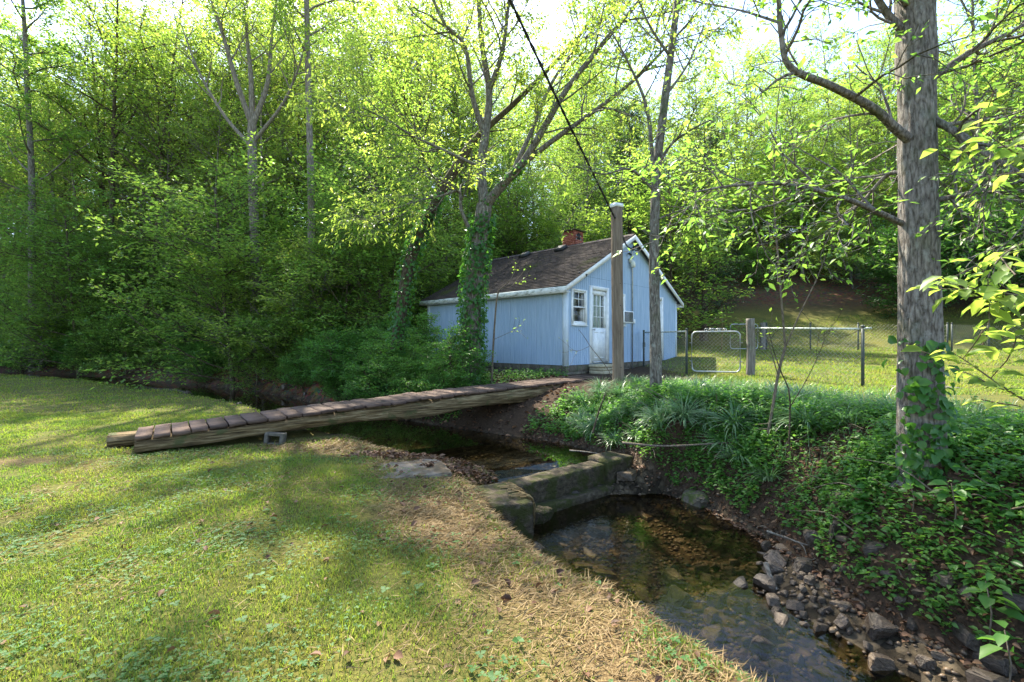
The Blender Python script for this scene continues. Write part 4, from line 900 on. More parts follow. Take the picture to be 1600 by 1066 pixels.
# --- single trees of the foreground, limb by limb
def ivy(pts, rad, t0, t1, n, size, seed, side=None, lift=.0):
    g = np.random.default_rng(seed); f = g.uniform(t0, t1, n) ** 1.0 * (len(pts) - 1) * .999; j = f.astype(int); q = (f - j)[:, None]; p = pts[j] * (1 - q) + pts[j + 1] * q; r_ = rad[j]
    a_ = g.uniform(0, 6.28, n) if side is None else g.normal(side[0], side[1], n); o_ = np.stack([np.cos(a_), np.sin(a_), np.zeros(n)], -1)
    pos = p + o_ * (r_ * 1.02 + g.uniform(.0, lift + .03, n))[:, None]; D = o_ * .5 + np.array((0, 0, -.6)) + g.normal(0, .45, (n, 3)); N = o_ + np.array((0, 0, .5)) + g.normal(0, .3, (n, 3)); L = size * g.uniform(.6, 1.3, n)
    return leaf_mesh('ivy', pos, D, N, L, L * .85, True)
def hero(name, label, base, trunk, r0, r1, limbs, cfg, leaf, size, bark, ratio=.5, k=18, seed=1, noise_=.06, flare=.5, nring=70, keep=None, oval=False, tcfg=None):
    b0 = P(*base); b0.z = H(b0.x, b0.y); T = Tree(seed); rel = lambda l: [tuple(P(*q) - b0) for q in l]
    tp = [(0, 0, -.25), (0, 0, .02)] + rel(trunk); pts, rad = T.limb(tp, r0, r1, k, nring, True, noise_, flare)
    out = [(pts, rad)]
    if tcfg: T.branch(pts, rad, 0, tcfg)
    for (l, a_, c_) in limbs:
        q = T.limb(rel(l), a_, c_, 9 if a_ > .05 else 6, len(l) * 6, False, .05); out.append(q); T.branch(*q, 0, cfg)
    o = thing(name, label, 'tree', tuple(b0)); link('trunk', T.trunk.mesh('trunk', True), bark, o); 
    if T.wood.n: link('limbs', T.wood.mesh('limbs', True), bark, o)
    if T.lp: link('crown', T.crown(size, ratio, oval, keep), leaf, o)
    return o, out, b0
air = [dict(n=11, t0=.22, len=2.2, tap=.4, ang=42, r=.025, seg=6, curl=.16, up=.02), dict(n=6, t0=.2, len=.9, tap=.3, ang=42, r=.009, seg=4, curl=.15, up=0, leaves=5, spread=.09, droop=.45), dict(n=4, t0=.2, len=.4, tap=.2, ang=40, r=.005, seg=2, leaves=8, spread=.07, droop=.5)]
mt, q, b0 = hero('maple_tree', 'ivy-covered tree with many spreading limbs beside the side wall of the cabin', (735, 600, 12.3), [(737, 520, 12.3), (740, 450, 12.3), (748, 385, 12.3), (757, 320, 12.3)], .27, .2, [
    ([(757, 322, 12.3), (752, 260, 12.4), (760, 200, 12.5), (764, 140, 12.6), (752, 60, 12.8), (745, -60, 13), (740, -180, 13.2)], .15, .04),
    ([(764, 142, 12.6), (785, 80, 12.3), (795, 0, 12), (808, -120, 11.8)], .08, .025), ([(757, 212, 12.5), (738, 150, 12.2), (726, 72, 12), (691, 31, 11.8), (655, -60, 11.5)], .085, .025),
    ([(756, 324, 12.3), (790, 283, 12), (815, 257, 11.7), (850, 200, 11.4), (885, 140, 11.1), (940, 70, 10.8), (1000, 0, 10.5), (1050, -70, 10.3)], .14, .025),
    ([(815, 257, 11.7), (870, 215, 11.5), (920, 180, 11.2), (985, 130, 10.8), (1035, 80, 10.5), (1090, 20, 10.2)], .08, .02), ([(800, 271, 11.9), (835, 195, 12.2), (862, 130, 12.4), (905, 70, 12.5), (965, 10, 12.6)], .07, .02),
    ([(747, 385, 12.3), (722, 332, 12.1), (717, 300, 12), (690, 306, 11.8), (640, 318, 11.4), (572, 345, 11)], .06, .012), ([(752, 262, 12.4), (700, 238, 12.1), (645, 212, 11.8), (590, 180, 11.5), (540, 158, 11.2)], .05, .012)],
    air, M['leaf_spring'], .118, M['bark_grey'], .38, seed=41)
link('ivy', ivy(*q[0], .02, .95, 2800, .1, 5, None, .13), M['leaf_ivy'], mt); link('ivy', ivy(*q[4], .0, .3, 120, .09, 6, None, .04), M['leaf_ivy'], mt)
mt2, q, b0 = hero('leaning_tree', 'leaning ivy-clad dark trunk beside the far end of the creek shrubs', (612, 612, 12.9), [(618, 560, 12.9), (625, 500, 12.9), (640, 410, 13), (665, 350, 13.1), (690, 300, 13.2), (720, 250, 13.3)], .2, .13, [
    ([(719, 251, 13.3), (745, 215, 13.4), (800, 165, 13.6), (860, 105, 13.8), (910, 50, 14), (950, -20, 14.1)], .125, .03), ([(690, 300, 13.2), (660, 240, 13), (640, 170, 12.8), (600, 90, 12.6)], .05, .012)], air, M['leaf_green'], .13, M['bark_brown'], .4, 14, 43)
link('ivy', ivy(*q[0], .05, .85, 1900, .095, 8, None, .12), M['leaf_ivy'], mt2)
slim = [dict(n=8, t0=.2, len=1.3, tap=.4, ang=50, r=.014, seg=5, curl=.14, up=.03), dict(n=5, t0=.15, len=.5, tap=.3, ang=45, r=.006, seg=3, leaves=7, spread=.05, droop=.2)]
hero('slender_tree', 'slender grey tree standing in the strappy grass in front of the gable', (1025, 618, 8.3), [(1024, 520, 8.3), (1022, 400, 8.3), (1026, 270, 8.3), (1036, 180, 8.3), (1046, 100, 8.3), (1058, 0, 8.3), (1064, -110, 8.3)], .115, .05, [
    ([(1022, 300, 8.3), (1018, 230, 8.2), (1008, 160, 8.1), (980, 95, 7.9), (950, 40, 7.7)], .045, .01), ([(1026, 262, 8.3), (1050, 225, 8.1), (1085, 200, 7.9), (1125, 182, 7.7)], .03, .008), ([(1024, 300, 8.3), (985, 265, 8.1), (940, 272, 7.9), (880, 252, 7.6)], .03, .006),
    ([(1040, 150, 8.3), (1075, 100, 8.2), (1100, 40, 8.1)], .03, .008), ([(1048, 90, 8.3), (1015, 40, 8.2), (990, -20, 8.1)], .03, .008), ([(1023, 345, 8.3), (1060, 330, 8.0), (1100, 322, 7.7)], .02, .006)], slim, M['leaf_spring'], .085, M['bark_grey'], .5, 14, 45, .06, .35)
bigc = [dict(n=10, t0=.12, len=.95, tap=.35, ang=48, r=.016, seg=6, curl=.2, up=.0), dict(n=6, t0=.15, len=.42, tap=.3, ang=45, r=.006, seg=3, curl=.2, leaves=3, spread=.04, droop=.2), dict(n=2, t0=.4, len=.16, ang=40, r=.004, seg=2, leaves=3, spread=.03, droop=.2)]
Yb = 4.3
bt, q, b0 = hero('big_tree', 'large grey furrowed tree with creeper on its trunk on the creek bank', (1440, 750, Yb), [(1438, 640, Yb), (1437, 480, Yb), (1434, 300, Yb), (1432, 120, Yb), (1428, -40, Yb), (1424, -260, Yb), (1420, -500, Yb)], .19, .12, [
    ([(1432, 228, Yb), (1398, 200, 4.2), (1365, 170, 4.1), (1300, 135, 3.95), (1235, 105, 3.85), (1220, 50, 3.8), (1214, -20, 3.75), (1190, -90, 3.7)], .05, .012),
    ([(1412, 350, Yb), (1320, 310, 4.1), (1225, 288, 3.9), (1150, 290, 3.7), (1085, 300, 3.55)], .028, .006), ([(1450, 316, Yb), (1525, 300, 4.15), (1595, 283, 4.0), (1680, 250, 3.9)], .03, .008),
    ([(1446, 180, Yb), (1500, 210, 4.0), (1540, 240, 3.8), (1600, 275, 3.6), (1660, 320, 3.4)], .035, .012), ([(1440, 135, Yb), (1510, 85, 4.2), (1570, 55, 4.1), (1650, 10, 4.0)], .04, .01),
    ([(1424, 60, Yb), (1385, 20, 4.3), (1350, -40, 4.3), (1310, -110, 4.3)], .045, .012), ([(1440, 200, Yb), (1480, 195, 4.6), (1560, 185, 4.9), (1640, 180, 5.1)], .03, .008), ([(1420, 270, Yb), (1385, 275, 4.5), (1330, 330, 4.7), (1265, 350, 4.9)], .025, .006),
    ([(1428, -30, Yb), (1480, -90, 4.1), (1560, -140, 3.9)], .05, .012), ([(1430, 20, Yb), (1370, -60, 4.0), (1280, -130, 3.7), (1180, -170, 3.4)], .05, .012)],
    bigc, M['leaf_green'], .072, M['bark_big'], .5, 64, 47, .075, .6, 200)
link('creeper', ivy(*q[0], .06, .34, 230, .085, 9, (-2.0, .6), .05), M['leaf_ivy'], bt)
# trees picked out on the hillside
tcf = [dict(n=20, t0=.42, len=3.0, tap=.5, ang=60, r=.05, seg=6, curl=.14, up=.05), dict(n=6, t0=.2, len=1.2, tap=.4, ang=46, r=.016, seg=4, flat=.4, curl=.14), dict(n=5, t0=.1, len=.55, ang=45, r=.006, seg=2, leaves=9, spread=.07)]
hero('straight_tree', 'tall straight pale trunk rising branchless out of the undergrowth across the creek', (487, 560, 18.3), [(487, 450, 18.3), (486, 300, 18.3), (482, 150, 18.3), (479, 0, 18.3), (476, -120, 18.3), (474, -260, 18.3)], .2, .06, [], None, M['leaf_spring'], .16, M['bark_pale'], .5, 12, 51, .05, .3, 50, tcfg=[dict(tcf[0], t0=.62, n=16), tcf[1], tcf[2]])
hero('forked_tree', 'pale tree forking high into many bare upright limbs on the hillside', (398, 500, 18.8), [(400, 420, 18.8), (396, 320, 18.8), (394, 230, 18.8), (394, 195, 18.8)], .21, .16, [([(394, 196, 18.8), (370, 130, 18.5), (350, 60, 18.2), (325, -20, 17.8), (310, -100, 17.8)], .12, .03), ([(394, 196, 18.8), (392, 120, 18.8), (385, 40, 19.0), (388, -60, 19.2)], .13, .03),
    ([(394, 198, 18.8), (418, 130, 18.8), (425, 50, 18.8), (440, -50, 18.8)], .12, .03), ([(398, 220, 18.8), (440, 165, 18.4), (465, 110, 18.1), (485, 40, 17.8)], .08, .02), ([(394, 230, 18.8), (350, 180, 19.1), (310, 110, 19.4), (280, 30, 19.8)], .09, .02)],
    [dict(n=9, t0=.35, len=2.6, tap=.4, ang=40, r=.035, seg=6, curl=.15, up=.04), dict(n=5, t0=.3, len=1.1, ang=42, r=.012, seg=3, leaves=3, spread=.06), dict(n=3, t0=.2, len=.5, ang=42, r=.006, seg=2, leaves=6, spread=.08)], M['leaf_spring'], .14, M['bark_pale'], .5, 12, 53, .05, .3, 40)
hero('grey_tree', 'grey-trunked tree standing where the lawn meets the woods with broad bright leaves', (52, 520, 24), [(50, 420, 24), (49, 260, 24), (42, 130, 24), (38, 40, 24), (30, -80, 24)], .21, .06, [], None, M['leaf_green'], .17, M['bark_grey'], .5, 12, 55, .05, .3, 40, tcfg=[dict(tcf[0], n=30, t0=.3, len=3.8), dict(tcf[1], n=8), dict(tcf[2], n=6, leaves=10)])
# --- saplings
sapc = [dict(n=5, t0=.5, len=.5, tap=.3, ang=40, r=.006, seg=4, curl=.12, leaves=2, spread=.03)]
hero('bare_sapling', 'thin forked sapling with few leaves rising from the bank in front of the fence', (1180, 775, 6.1), [(1197, 690, 6.1), (1215, 590, 6.1), (1227, 542, 6.1)], .022, .017, [([(1227, 543, 6.1), (1218, 430, 6.1), (1209, 300, 6.1), (1214, 180, 6.1), (1226, 60, 6.1)], .015, .004), ([(1227, 543, 6.1), (1250, 490, 6.05), (1276, 436, 6.0), (1290, 400, 6.0)], .011, .004), ([(1216, 588, 6.1), (1205, 550, 6.0), (1195, 520, 5.95)], .008, .003)], sapc, M['leaf_spring'], .07, M['twig'], .5, 8, 61, .03, .2, 20)
hero('bare_sapling', 'dark crooked sapling stem leaning among the bank plants near the fence', (1232, 745, 5.7), [(1233, 690, 5.7), (1234, 617, 5.7), (1222, 585, 5.7), (1210, 552, 5.7), (1202, 520, 5.7)], .012, .005, [([(1232, 640, 5.7), (1262, 590, 5.6), (1285, 540, 5.55), (1288, 518, 5.55)], .006, .003)], sapc, M['leaf_spring'], .06, M['bark_brown'], .5, 6, 63, .03, .2, 16)
hero('bare_sapling', 'thin sapling bent over the eave in front of the side wall', (768, 592, 12.2), [(772, 520, 12.2), (776, 470, 12.2), (780, 452, 12.2)], .03, .02, [([(780, 453, 12.2), (795, 440, 12.2), (804, 425, 12.2), (806, 415, 12.2)], .018, .006), ([(780, 453, 12.2), (800, 446, 12.1), (822, 436, 12.0)], .012, .005), ([(773, 530, 12.2), (795, 520, 12.1), (810, 512, 12.0)], .008, .004)], sapc, M['leaf_green'], .09, M['twig'], .5, 7, 65, .03, .2, 14)
hero('bare_sapling', 'slight shoot leaning toward the door beside the doorstep', (958, 592, 11.0), [(945, 570, 11.0), (925, 545, 11.0), (912, 525, 11.0), (904, 515, 11)], .012, .005, [([(921, 541, 11), (905, 548, 11), (890, 547, 10.9)], .006, .003)], sapc, M['leaf_green'], .05, M['twig'], .5, 6, 67, .03, .2, 14)

# ------------------------------------------------------------------ lawn: blades, clover, dry straw
g = np.random.default_rng(77)
HUV = np.array([[math.cos(HANG), math.sin(HANG)], [-math.sin(HANG), math.cos(HANG)]])
def in_house(x_, y_):
    u_ = (x_ - HX) * HUV[0, 0] + (y_ - HY) * HUV[0, 1]; v_ = (x_ - HX) * HUV[1, 0] + (y_ - HY) * HUV[1, 1]
    return (u_ > -.15) & (u_ < WU + .15) & (v_ > -.15) & (v_ < WV + .15)
def under_bridge(x_, y_):
    c_, s_ = BD[0] / BL, BD[1] / BL; u_ = (x_ - B0[0]) * c_ + (y_ - B0[1]) * s_; v_ = -(x_ - B0[0]) * s_ + (y_ - B0[1]) * c_
    return (u_ > np.where(v_ > .55, -.35, 0)) & (u_ < BL) & (v_ > -.03) & (v_ < 1.02)
def sample(n, x0, x1, y0, y1): return g.uniform(x0, x1, n), g.uniform(y0, y1, n)
def straw_w(x_, y_, e_): return sst(1.9, .5, e_ + (n2(x_, y_, 1.3, 12) - .5) * 1.6) * sst(8.5, 7.0, y_)
def path_w(x_, y_): return np.exp(-(((x_ + 6.6 - (y_ - 5.8) * 1.2) / 1.3) ** 2 + ((y_ - 5.85) / .28) ** 2))
def blades(x_, y_, z_, h_, w_, lean):
    n = len(x_); a_ = g.uniform(0, 6.28, n); d_ = np.stack([np.cos(a_), np.sin(a_), np.zeros(n)], -1); s_ = np.stack([-np.sin(a_), np.cos(a_), np.zeros(n)], -1)
    p = np.stack([x_, y_, z_ - .006], -1); tip = p + d_ * (h_ * lean)[:, None] + np.array((0, 0, 1.)) * h_[:, None]; mid = p + d_ * (h_ * lean * .3)[:, None] + np.array((0, 0, .6)) * h_[:, None]
    w_ = w_[:, None] / 2; V = np.stack([p - s_ * w_, p + s_ * w_, mid + s_ * w_ * .8, tip, mid - s_ * w_ * .8], 1).reshape(-1, 3); b_ = np.arange(n)[:, None] * 5
    return V, [b_ + [0, 1, 2, 4], b_ + [4, 2, 3]]
Vs = []; F4 = []; F3 = []; base = 0
def add_blades(n, x0, x1, y0, y1, hmin, hmax, w0, left_side=True):
    global base
    x_, y_ = sample(n, x0, x1, y0, y1); z_, e_, lf, hd_, lm, _ = land(x_, y_)
    st_ = straw_w(x_, y_, e_); pt = path_w(x_, y_); patch = n2(x_, y_, 2.3, 31)
    keep = (np.abs(x_) < 1.25 * y_ + .6) & (g.uniform(0, 1, n) < (lm if not left_side else sst(.0, .35, e_)) * (1 - .9 * pt)) & ~in_house(x_, y_) & ~under_bridge(x_, y_) & (g.uniform(0, 1, n) < .15 + 1.5 * (patch - .2) + .5 * (n2(x_, y_, 6.5, 35) - .5))
    keep &= (lf if left_side else ~lf); 
    if left_side: keep &= g.uniform(0, 1, n) > st_ * (.45 + .5 * sst(.35, .6, n2(x_, y_, 2.1, 33)))
    x_, y_, z_, patch = x_[keep], y_[keep], z_[keep], patch[keep]; m = len(x_)
    V, (a_, b_) = blades(x_, y_, z_, g.uniform(hmin, hmax, m) * (.6 + .8 * patch), w0 * g.uniform(.7, 1.3, m), g.uniform(.1, 1.3, m)); Vs.append(V); F4.append(a_ + base); F3.append(b_ + base); base += len(V)
add_blades(150000, -4.6, 2.2, 1.7, 3.6, .02, .05, .0042); add_blades(130000, -7, 1.2, 3.6, 6.0, .02, .05, .0065); add_blades(110000, -12, 0, 6.0, 10, .02, .05, .011); add_blades(70000, -26, -5, 10, 24, .025, .06, .02)
add_blades(60000, 2.5, 14, 8.0, 14, .03, .07, .014, False); add_blades(50000, 4, 28, 14, 27, .03, .08, .026, False)
link('lawn_grass', np_mesh('lawn_grass', np.concatenate(Vs), [np.concatenate(F4), np.concatenate(F3)]), M['grass_blade'], kind='stuff', label='short mown grass of the lawn and the fenced yard', category='grass')
# clover and broad weeds
def weeds(n, x0, x1, y0, y1, size, seedn):
    x_, y_ = sample(n, x0, x1, y0, y1); z_, e_, lf, hd_, lm, _ = land(x_, y_); pn = n2(x_, y_, 1.9, seedn)
    k_ = lf & (e_ > .12) & (np.abs(x_) < 1.25 * y_ + .5) & (g.uniform(0, 1, n) < sst(.42, .72, pn)) & ~under_bridge(x_, y_) & (g.uniform(0, 1, n) > .6 * straw_w(x_, y_, e_)) & (path_w(x_, y_) < .4)
    x_, y_, z_ = x_[k_], y_[k_], z_[k_]; m = len(x_); hh = g.uniform(.015, .05, m); P_ = []; D_ = []
    for q in range(3):
        a_ = g.uniform(0, 6.28, m) if q == 0 else a_ + 2.09; d_ = np.stack([np.cos(a_), np.sin(a_), g.uniform(-.1, .3, m)], -1); P_.append(np.stack([x_, y_, z_ + hh], -1)); D_.append(d_)
    P_ = np.concatenate(P_); D_ = np.concatenate(D_); L_ = size * np.tile(g.uniform(.7, 1.4, m), 3); return P_, D_, L_
W = [weeds(16000, -4.6, 2.2, 1.7, 3.6, .012, 41), weeds(14000, -7, 1, 3.6, 6.5, .015, 41), weeds(700, -4.6, 2.2, 1.7, 4.2, .03, 43)]
Pz, Dz, Lz = [np.concatenate([q[i_] for q in W]) for i_ in range(3)]
link('clover', leaf_mesh('clover', Pz, Dz, np.array((0, 0, 1.)) + g.normal(0, .2, Pz.shape), Lz, Lz * .9, False, .1), M['clover'], kind='stuff', label='clover and small broad-leaved weeds in the lawn', category='weeds')
# straw, pine needles and dead leaves on the bank by the dam
n = 95000; x_, y_ = sample(n, -5.5, 2.6, 1.6, 8); z_, e_, lf, hd_, lm, _ = land(x_, y_); k_ = lf & (e_ > -.02) & ~((np.abs(x_ + 1.32) < .4) & (np.abs(y_ - 5.95) < .3)) & (g.uniform(0, 1, n) < np.maximum(straw_w(x_, y_, e_), .16 * sst(.35, .65, n2(x_, y_, 1.2, 37)) + .05)) & ~under_bridge(x_, y_)
x_, y_, z_ = x_[k_], y_[k_], z_[k_]; m = len(x_); a_ = g.normal(.6, .9, m); D_ = np.stack([np.cos(a_), np.sin(a_), g.normal(.05, .22, m)], -1); L_ = g.uniform(.03, .13, m)
link('dry_straw', leaf_mesh('dry_straw', np.stack([x_, y_, z_ + g.uniform(.002, .025, m)], -1), D_, np.array((0, 0, 1.)) + g.normal(0, .4, (m, 3)), L_, np.full(m, .0045) + .001 * y_, False, .1), M['straw'], kind='stuff', label='dry tan straw and needles on the lawn bank beside the dam', category='straw')
def litter(n, box, ok, size, zoff=.01):
    x_, y_ = sample(n, *box); r_ = land(x_, y_); k_ = ok(x_, y_, *r_[:4]); x_, y_, z_ = x_[k_], y_[k_], r_[0][k_]; m = len(x_); a_ = g.uniform(0, 6.28, m)
    return np.stack([x_, y_, z_ + zoff + g.uniform(0, .02, m)], -1), np.stack([np.cos(a_), np.sin(a_), g.normal(.1, .3, m)], -1), size * g.uniform(.5, 1.3, m)
heap = lambda x_, y_: np.exp(-(((x_ + .55) / .42) ** 2 + ((y_ - 6.15) / .22) ** 2)) + .6 * np.exp(-(((x_ + 1.5) / .6) ** 2 + ((y_ - 6.62) / .16) ** 2))
Ls = [litter(22000, (.2, 5.5, 2.2, 9.5), lambda x_, y_, z_, e_, lf, hd_: ~lf & (e_ > -.12) & (e_ < 1.6), .058), litter(9000, (-2.6, .3, 5.3, 7.2), lambda x_, y_, z_, e_, lf, hd_: lf & (e_ > -.05) & (g.uniform(0, 1, len(x_)) < heap(x_, y_)), .075, .03),
      litter(2500, (-4, 2, 1.8, 6), lambda x_, y_, z_, e_, lf, hd_: lf & (e_ > .0) & (g.uniform(0, 1, len(x_)) < .06 + .3 * straw_w(x_, y_, e_)), .06), litter(9000, (-16, 1.5, 8.5, 19), lambda x_, y_, z_, e_, lf, hd_: ~lf & (e_ > -.1) & (e_ < 3.5), .1)]
Pz, Dz, Lz = [np.concatenate([q[i_] for q in Ls]) for i_ in range(3)]
link('leaf_litter', leaf_mesh('leaf_litter', Pz, Dz, np.array((0, 0, 1.)) + g.normal(0, .5, Pz.shape), Lz, Lz * .6, True, .3), M['litter'], kind='stuff', label='brown dead leaves littering the creek banks', category='litter')

# ------------------------------------------------------------------ plants of the far bank
def ground_plants(n, box, ok, hmin, hmax, size, nl, ratio=.6):
    x_, y_ = sample(n, *box); r_ = land(x_, y_); k_ = ok(x_, y_, *r_[:4]); x_, y_, z_ = x_[k_], y_[k_], r_[0][k_]; m = len(x_); hh = g.uniform(hmin, hmax, m); lx, ly = g.normal(0, .35, (2, m)) * hh; Pp = []; Dp = []; Sp = []
    for q in range(nl):
        t = (q + 1) / nl; a_ = g.uniform(0, 6.28, m); Pp.append(np.stack([x_ + lx * t, y_ + ly * t, z_ + hh * (t * .85 + .1)], -1) + g.normal(0, .012, (m, 3))); Dp.append(np.stack([np.cos(a_), np.sin(a_), g.uniform(-.35, .3, m)], -1)); Sp.append(size * g.uniform(.55, 1.3, m))
    return np.concatenate(Pp), np.concatenate(Dp), np.concatenate(Sp)
bare = lambda x_, y_: .35 + .65 * sst(.3, .46, n2(x_, y_, 1.7, 51))
clear_bridge = lambda x_, y_: ~((np.abs((x_ - B0[0]) * -BD[1] / BL + (y_ - B0[1]) * BD[0] / BL + .2) < .5) & (x_ > -1.5))
G = [ground_plants(13000, (.8, 7, 4.2, 9.8), lambda x_, y_, z_, e_, lf, hd_: ~lf & (e_ > .12) & (e_ < 2.4) & clear_bridge(x_, y_) & (g.uniform(0, 1, len(x_)) < bare(x_, y_) * (.4 + .6 * sst(.05, .45, e_))), .05, .2, .05, 7),
     ground_plants(5200, (2.2, 6.5, 2.2, 5.2), lambda x_, y_, z_, e_, lf, hd_: ~lf & (e_ > .12) & (e_ < 3.2) & ((x_ - 3.75) ** 2 + (y_ - 4.15) ** 2 > .06) & (g.uniform(0, 1, len(x_)) < .3 + .7 * bare(x_, y_)), .05, .2, .05, 7),
     ground_plants(2600, (-5, 1.6, 8.4, 13.5), lambda x_, y_, z_, e_, lf, hd_: ~lf & (e_ > .1) & (e_ < 3.8) & ~under_bridge(x_, y_) & clear_bridge(x_, y_) & (g.uniform(0, 1, len(x_)) < bare(x_, y_)), .06, .25, .07, 6),
     ground_plants(7000, (1.0, 4.0, 5.6, 10.6), lambda x_, y_, z_, e_, lf, hd_: ~lf & (e_ > .06) & (e_ < 1.3) & clear_bridge(x_, y_) & (g.uniform(0, 1, len(x_)) < .3 + .7 * sst(.36, .5, n2(x_, y_, 2.6, 57))), .06, .24, .055, 7),
     ground_plants(3000, (2, 14, 5.5, 9.6), lambda x_, y_, z_, e_, lf, hd_: ~lf & (e_ > 1.6) & (e_ < 3.6) & (g.uniform(0, 1, len(x_)) < .7), .05, .2, .05, 6)]
Pz, Dz, Lz = [np.concatenate([q[i_] for q in G]) for i_ in range(3)]
link('bank_undergrowth', leaf_mesh('bank_undergrowth', Pz, Dz, np.array((0, 0, 1.)) + g.normal(0, .35, Pz.shape), Lz, Lz * .62, True), M['leaf_bank'], kind='stuff', label='low leafy green undergrowth covering the far creek bank', category='undergrowth')
G = ground_plants(380, (2.2, 5.5, 2.2, 4.6), lambda x_, y_, z_, e_, lf, hd_: ~lf & (e_ > .35) & (e_ < 3) & ((x_ - 3.7) ** 2 + (y_ - 4.1) ** 2 > .12), .1, .24, .085, 6)
link('broadleaf_plants', leaf_mesh('broadleaf_plants', G[0], G[1], np.array((0, 0, 1.)) + g.normal(0, .3, G[0].shape), G[2], G[2] * .62, True), M['leaf_ivy'], kind='stuff', label='larger broad-leaved plants crowding the bank below the big tree', category='undergrowth')
n = 26000; x_, y_ = sample(n, 1.2, 9, 4.5, 10.8); z_, e_, lf, hd_, lm, _ = land(x_, y_); k_ = ~lf & (e_ > .5) & (e_ < 4.2) & (g.uniform(0, 1, n) < .25 + .75 * n2(x_, y_, 1.7, 61)) & clear_bridge(x_, y_)
x_, y_, z_ = x_[k_], y_[k_], z_[k_]; m = len(x_); V, Fb = blades(x_, y_, z_, g.uniform(.06, .22, m), g.uniform(.005, .010, m), g.uniform(.2, 1.3, m))
link('bank_grass', np_mesh('bank_grass', V, Fb), M['strap_leaf'], kind='stuff', label='long unmown grass along the top of the far bank', category='grass')
# clumps of strappy blue-green leaves
def clump(seed, nbl, L0):
    q = np.random.default_rng(seed); b = MB(); n = 7; t = np.linspace(0, 1, n)
    for _ in range(nbl):
        a_ = q.uniform(0, 6.28); L_ = L0 * q.uniform(.6, 1.2); el = R(q.uniform(50, 86)); w_ = q.uniform(.006, .011); r0 = q.uniform(0, .10); out = np.array((math.cos(a_), math.sin(a_), 0)); sd_ = np.array((-math.sin(a_), math.cos(a_), 0)); bend = q.uniform(.5, 1.5)
        ang_ = el - bend * t * 1.6; dx = np.concatenate([[0], np.cumsum(np.cos(ang_[:-1]))]) * L_ / n; dz = np.concatenate([[0], np.cumsum(np.sin(ang_[:-1]))]) * L_ / n
        c_ = out * r0 + out[None] * dx[:, None] + np.array((0, 0, 1.)) * dz[:, None]; c_[:, 2] = np.maximum(c_[:, 2], -.12); ww = w_ * (1 - t ** 2.5 * .9)[:, None]
        V = np.stack([c_ - sd_ * ww, c_ + sd_ * ww], 1).reshape(-1, 3); i_ = np.arange(n - 1) * 2; b.add(V, np.stack([i_, i_ + 1, i_ + 3, i_ + 2], -1))
    return b.mesh('blades')
cl = [clump(1, 120, .55), clump(2, 95, .48), clump(3, 140, .6)]
spots = []; q = np.random.default_rng(9)
for _ in range(1500):
    x_, y_ = q.uniform(1.2, 8), q.uniform(5.6, 11); e_, lf = [v_[0] for v_ in land(np.array([x_]), np.array([y_]))[1:3]]
    if lf or not (.3 < e_ < 2.2) or q.uniform() > 1.5 * float(n2(np.array([x_]), np.array([y_]), 1.1, 71)[0]) or not clear_bridge(x_, y_) or under_bridge(np.array([x_]), np.array([y_]))[0] or (x_ > 4.6 and q.uniform() > .3) or (2.1 < x_ < 2.7 and 10.2 < y_ < 10.8): continue
    if any((a_ - x_) ** 2 + (b_ - y_) ** 2 < .33 ** 2 for a_, b_ in spots): continue
    spots.append((x_, y_))
    if len(spots) >= 74: break
CL = [('dense clump of arching blue-green strap leaves on the bank top', 'arching strap-leaved clumps'), ('thin short clump of blue-green strap leaves on the bank top', 'thin strap-leaved clumps'), ('tall shaggy clump of blue-green strap leaves on the bank top', 'shaggy strap-leaved clumps')]
for i_, (x_, y_) in enumerate(spots):
    k_ = i_ % 3; o = link('strap_leaf_clump', cl[k_], M['strap_leaf'], None, label=CL[k_][0], group=CL[k_][1], category='plant'); o.location = (x_, y_, H(x_, y_) - .02); o.rotation_euler = (q.normal(0, .12), q.normal(0, .12), q.uniform(0, 6.28)); s_ = q.uniform(.55, 1.0); o.scale = (s_ * 1.1, s_ * 1.1, s_ * q.uniform(.6, .95))

for i_, (x_, y_) in enumerate(((1.75, 7.75), (2.05, 7.45), (2.3, 7.2), (1.5, 8.3), (1.9, 8.0), (2.6, 7.0), (1.35, 8.9), (2.2, 7.75), (2.9, 6.9), (3.2, 6.6))):
    o = link('strap_leaf_clump', cl[i_ % 3], M['strap_leaf'], None, label='shaggy clump of strap leaves trailing down the steep bank beyond the dam end', group='trailing strap clumps', category='plant'); s_ = q.uniform(.6, .9); o.location = (x_, y_, H(x_, y_) - .02); o.rotation_euler = (.35 + q.normal(0, .1), -.25, q.uniform(-.4, .4)); o.scale = (s_,) * 3

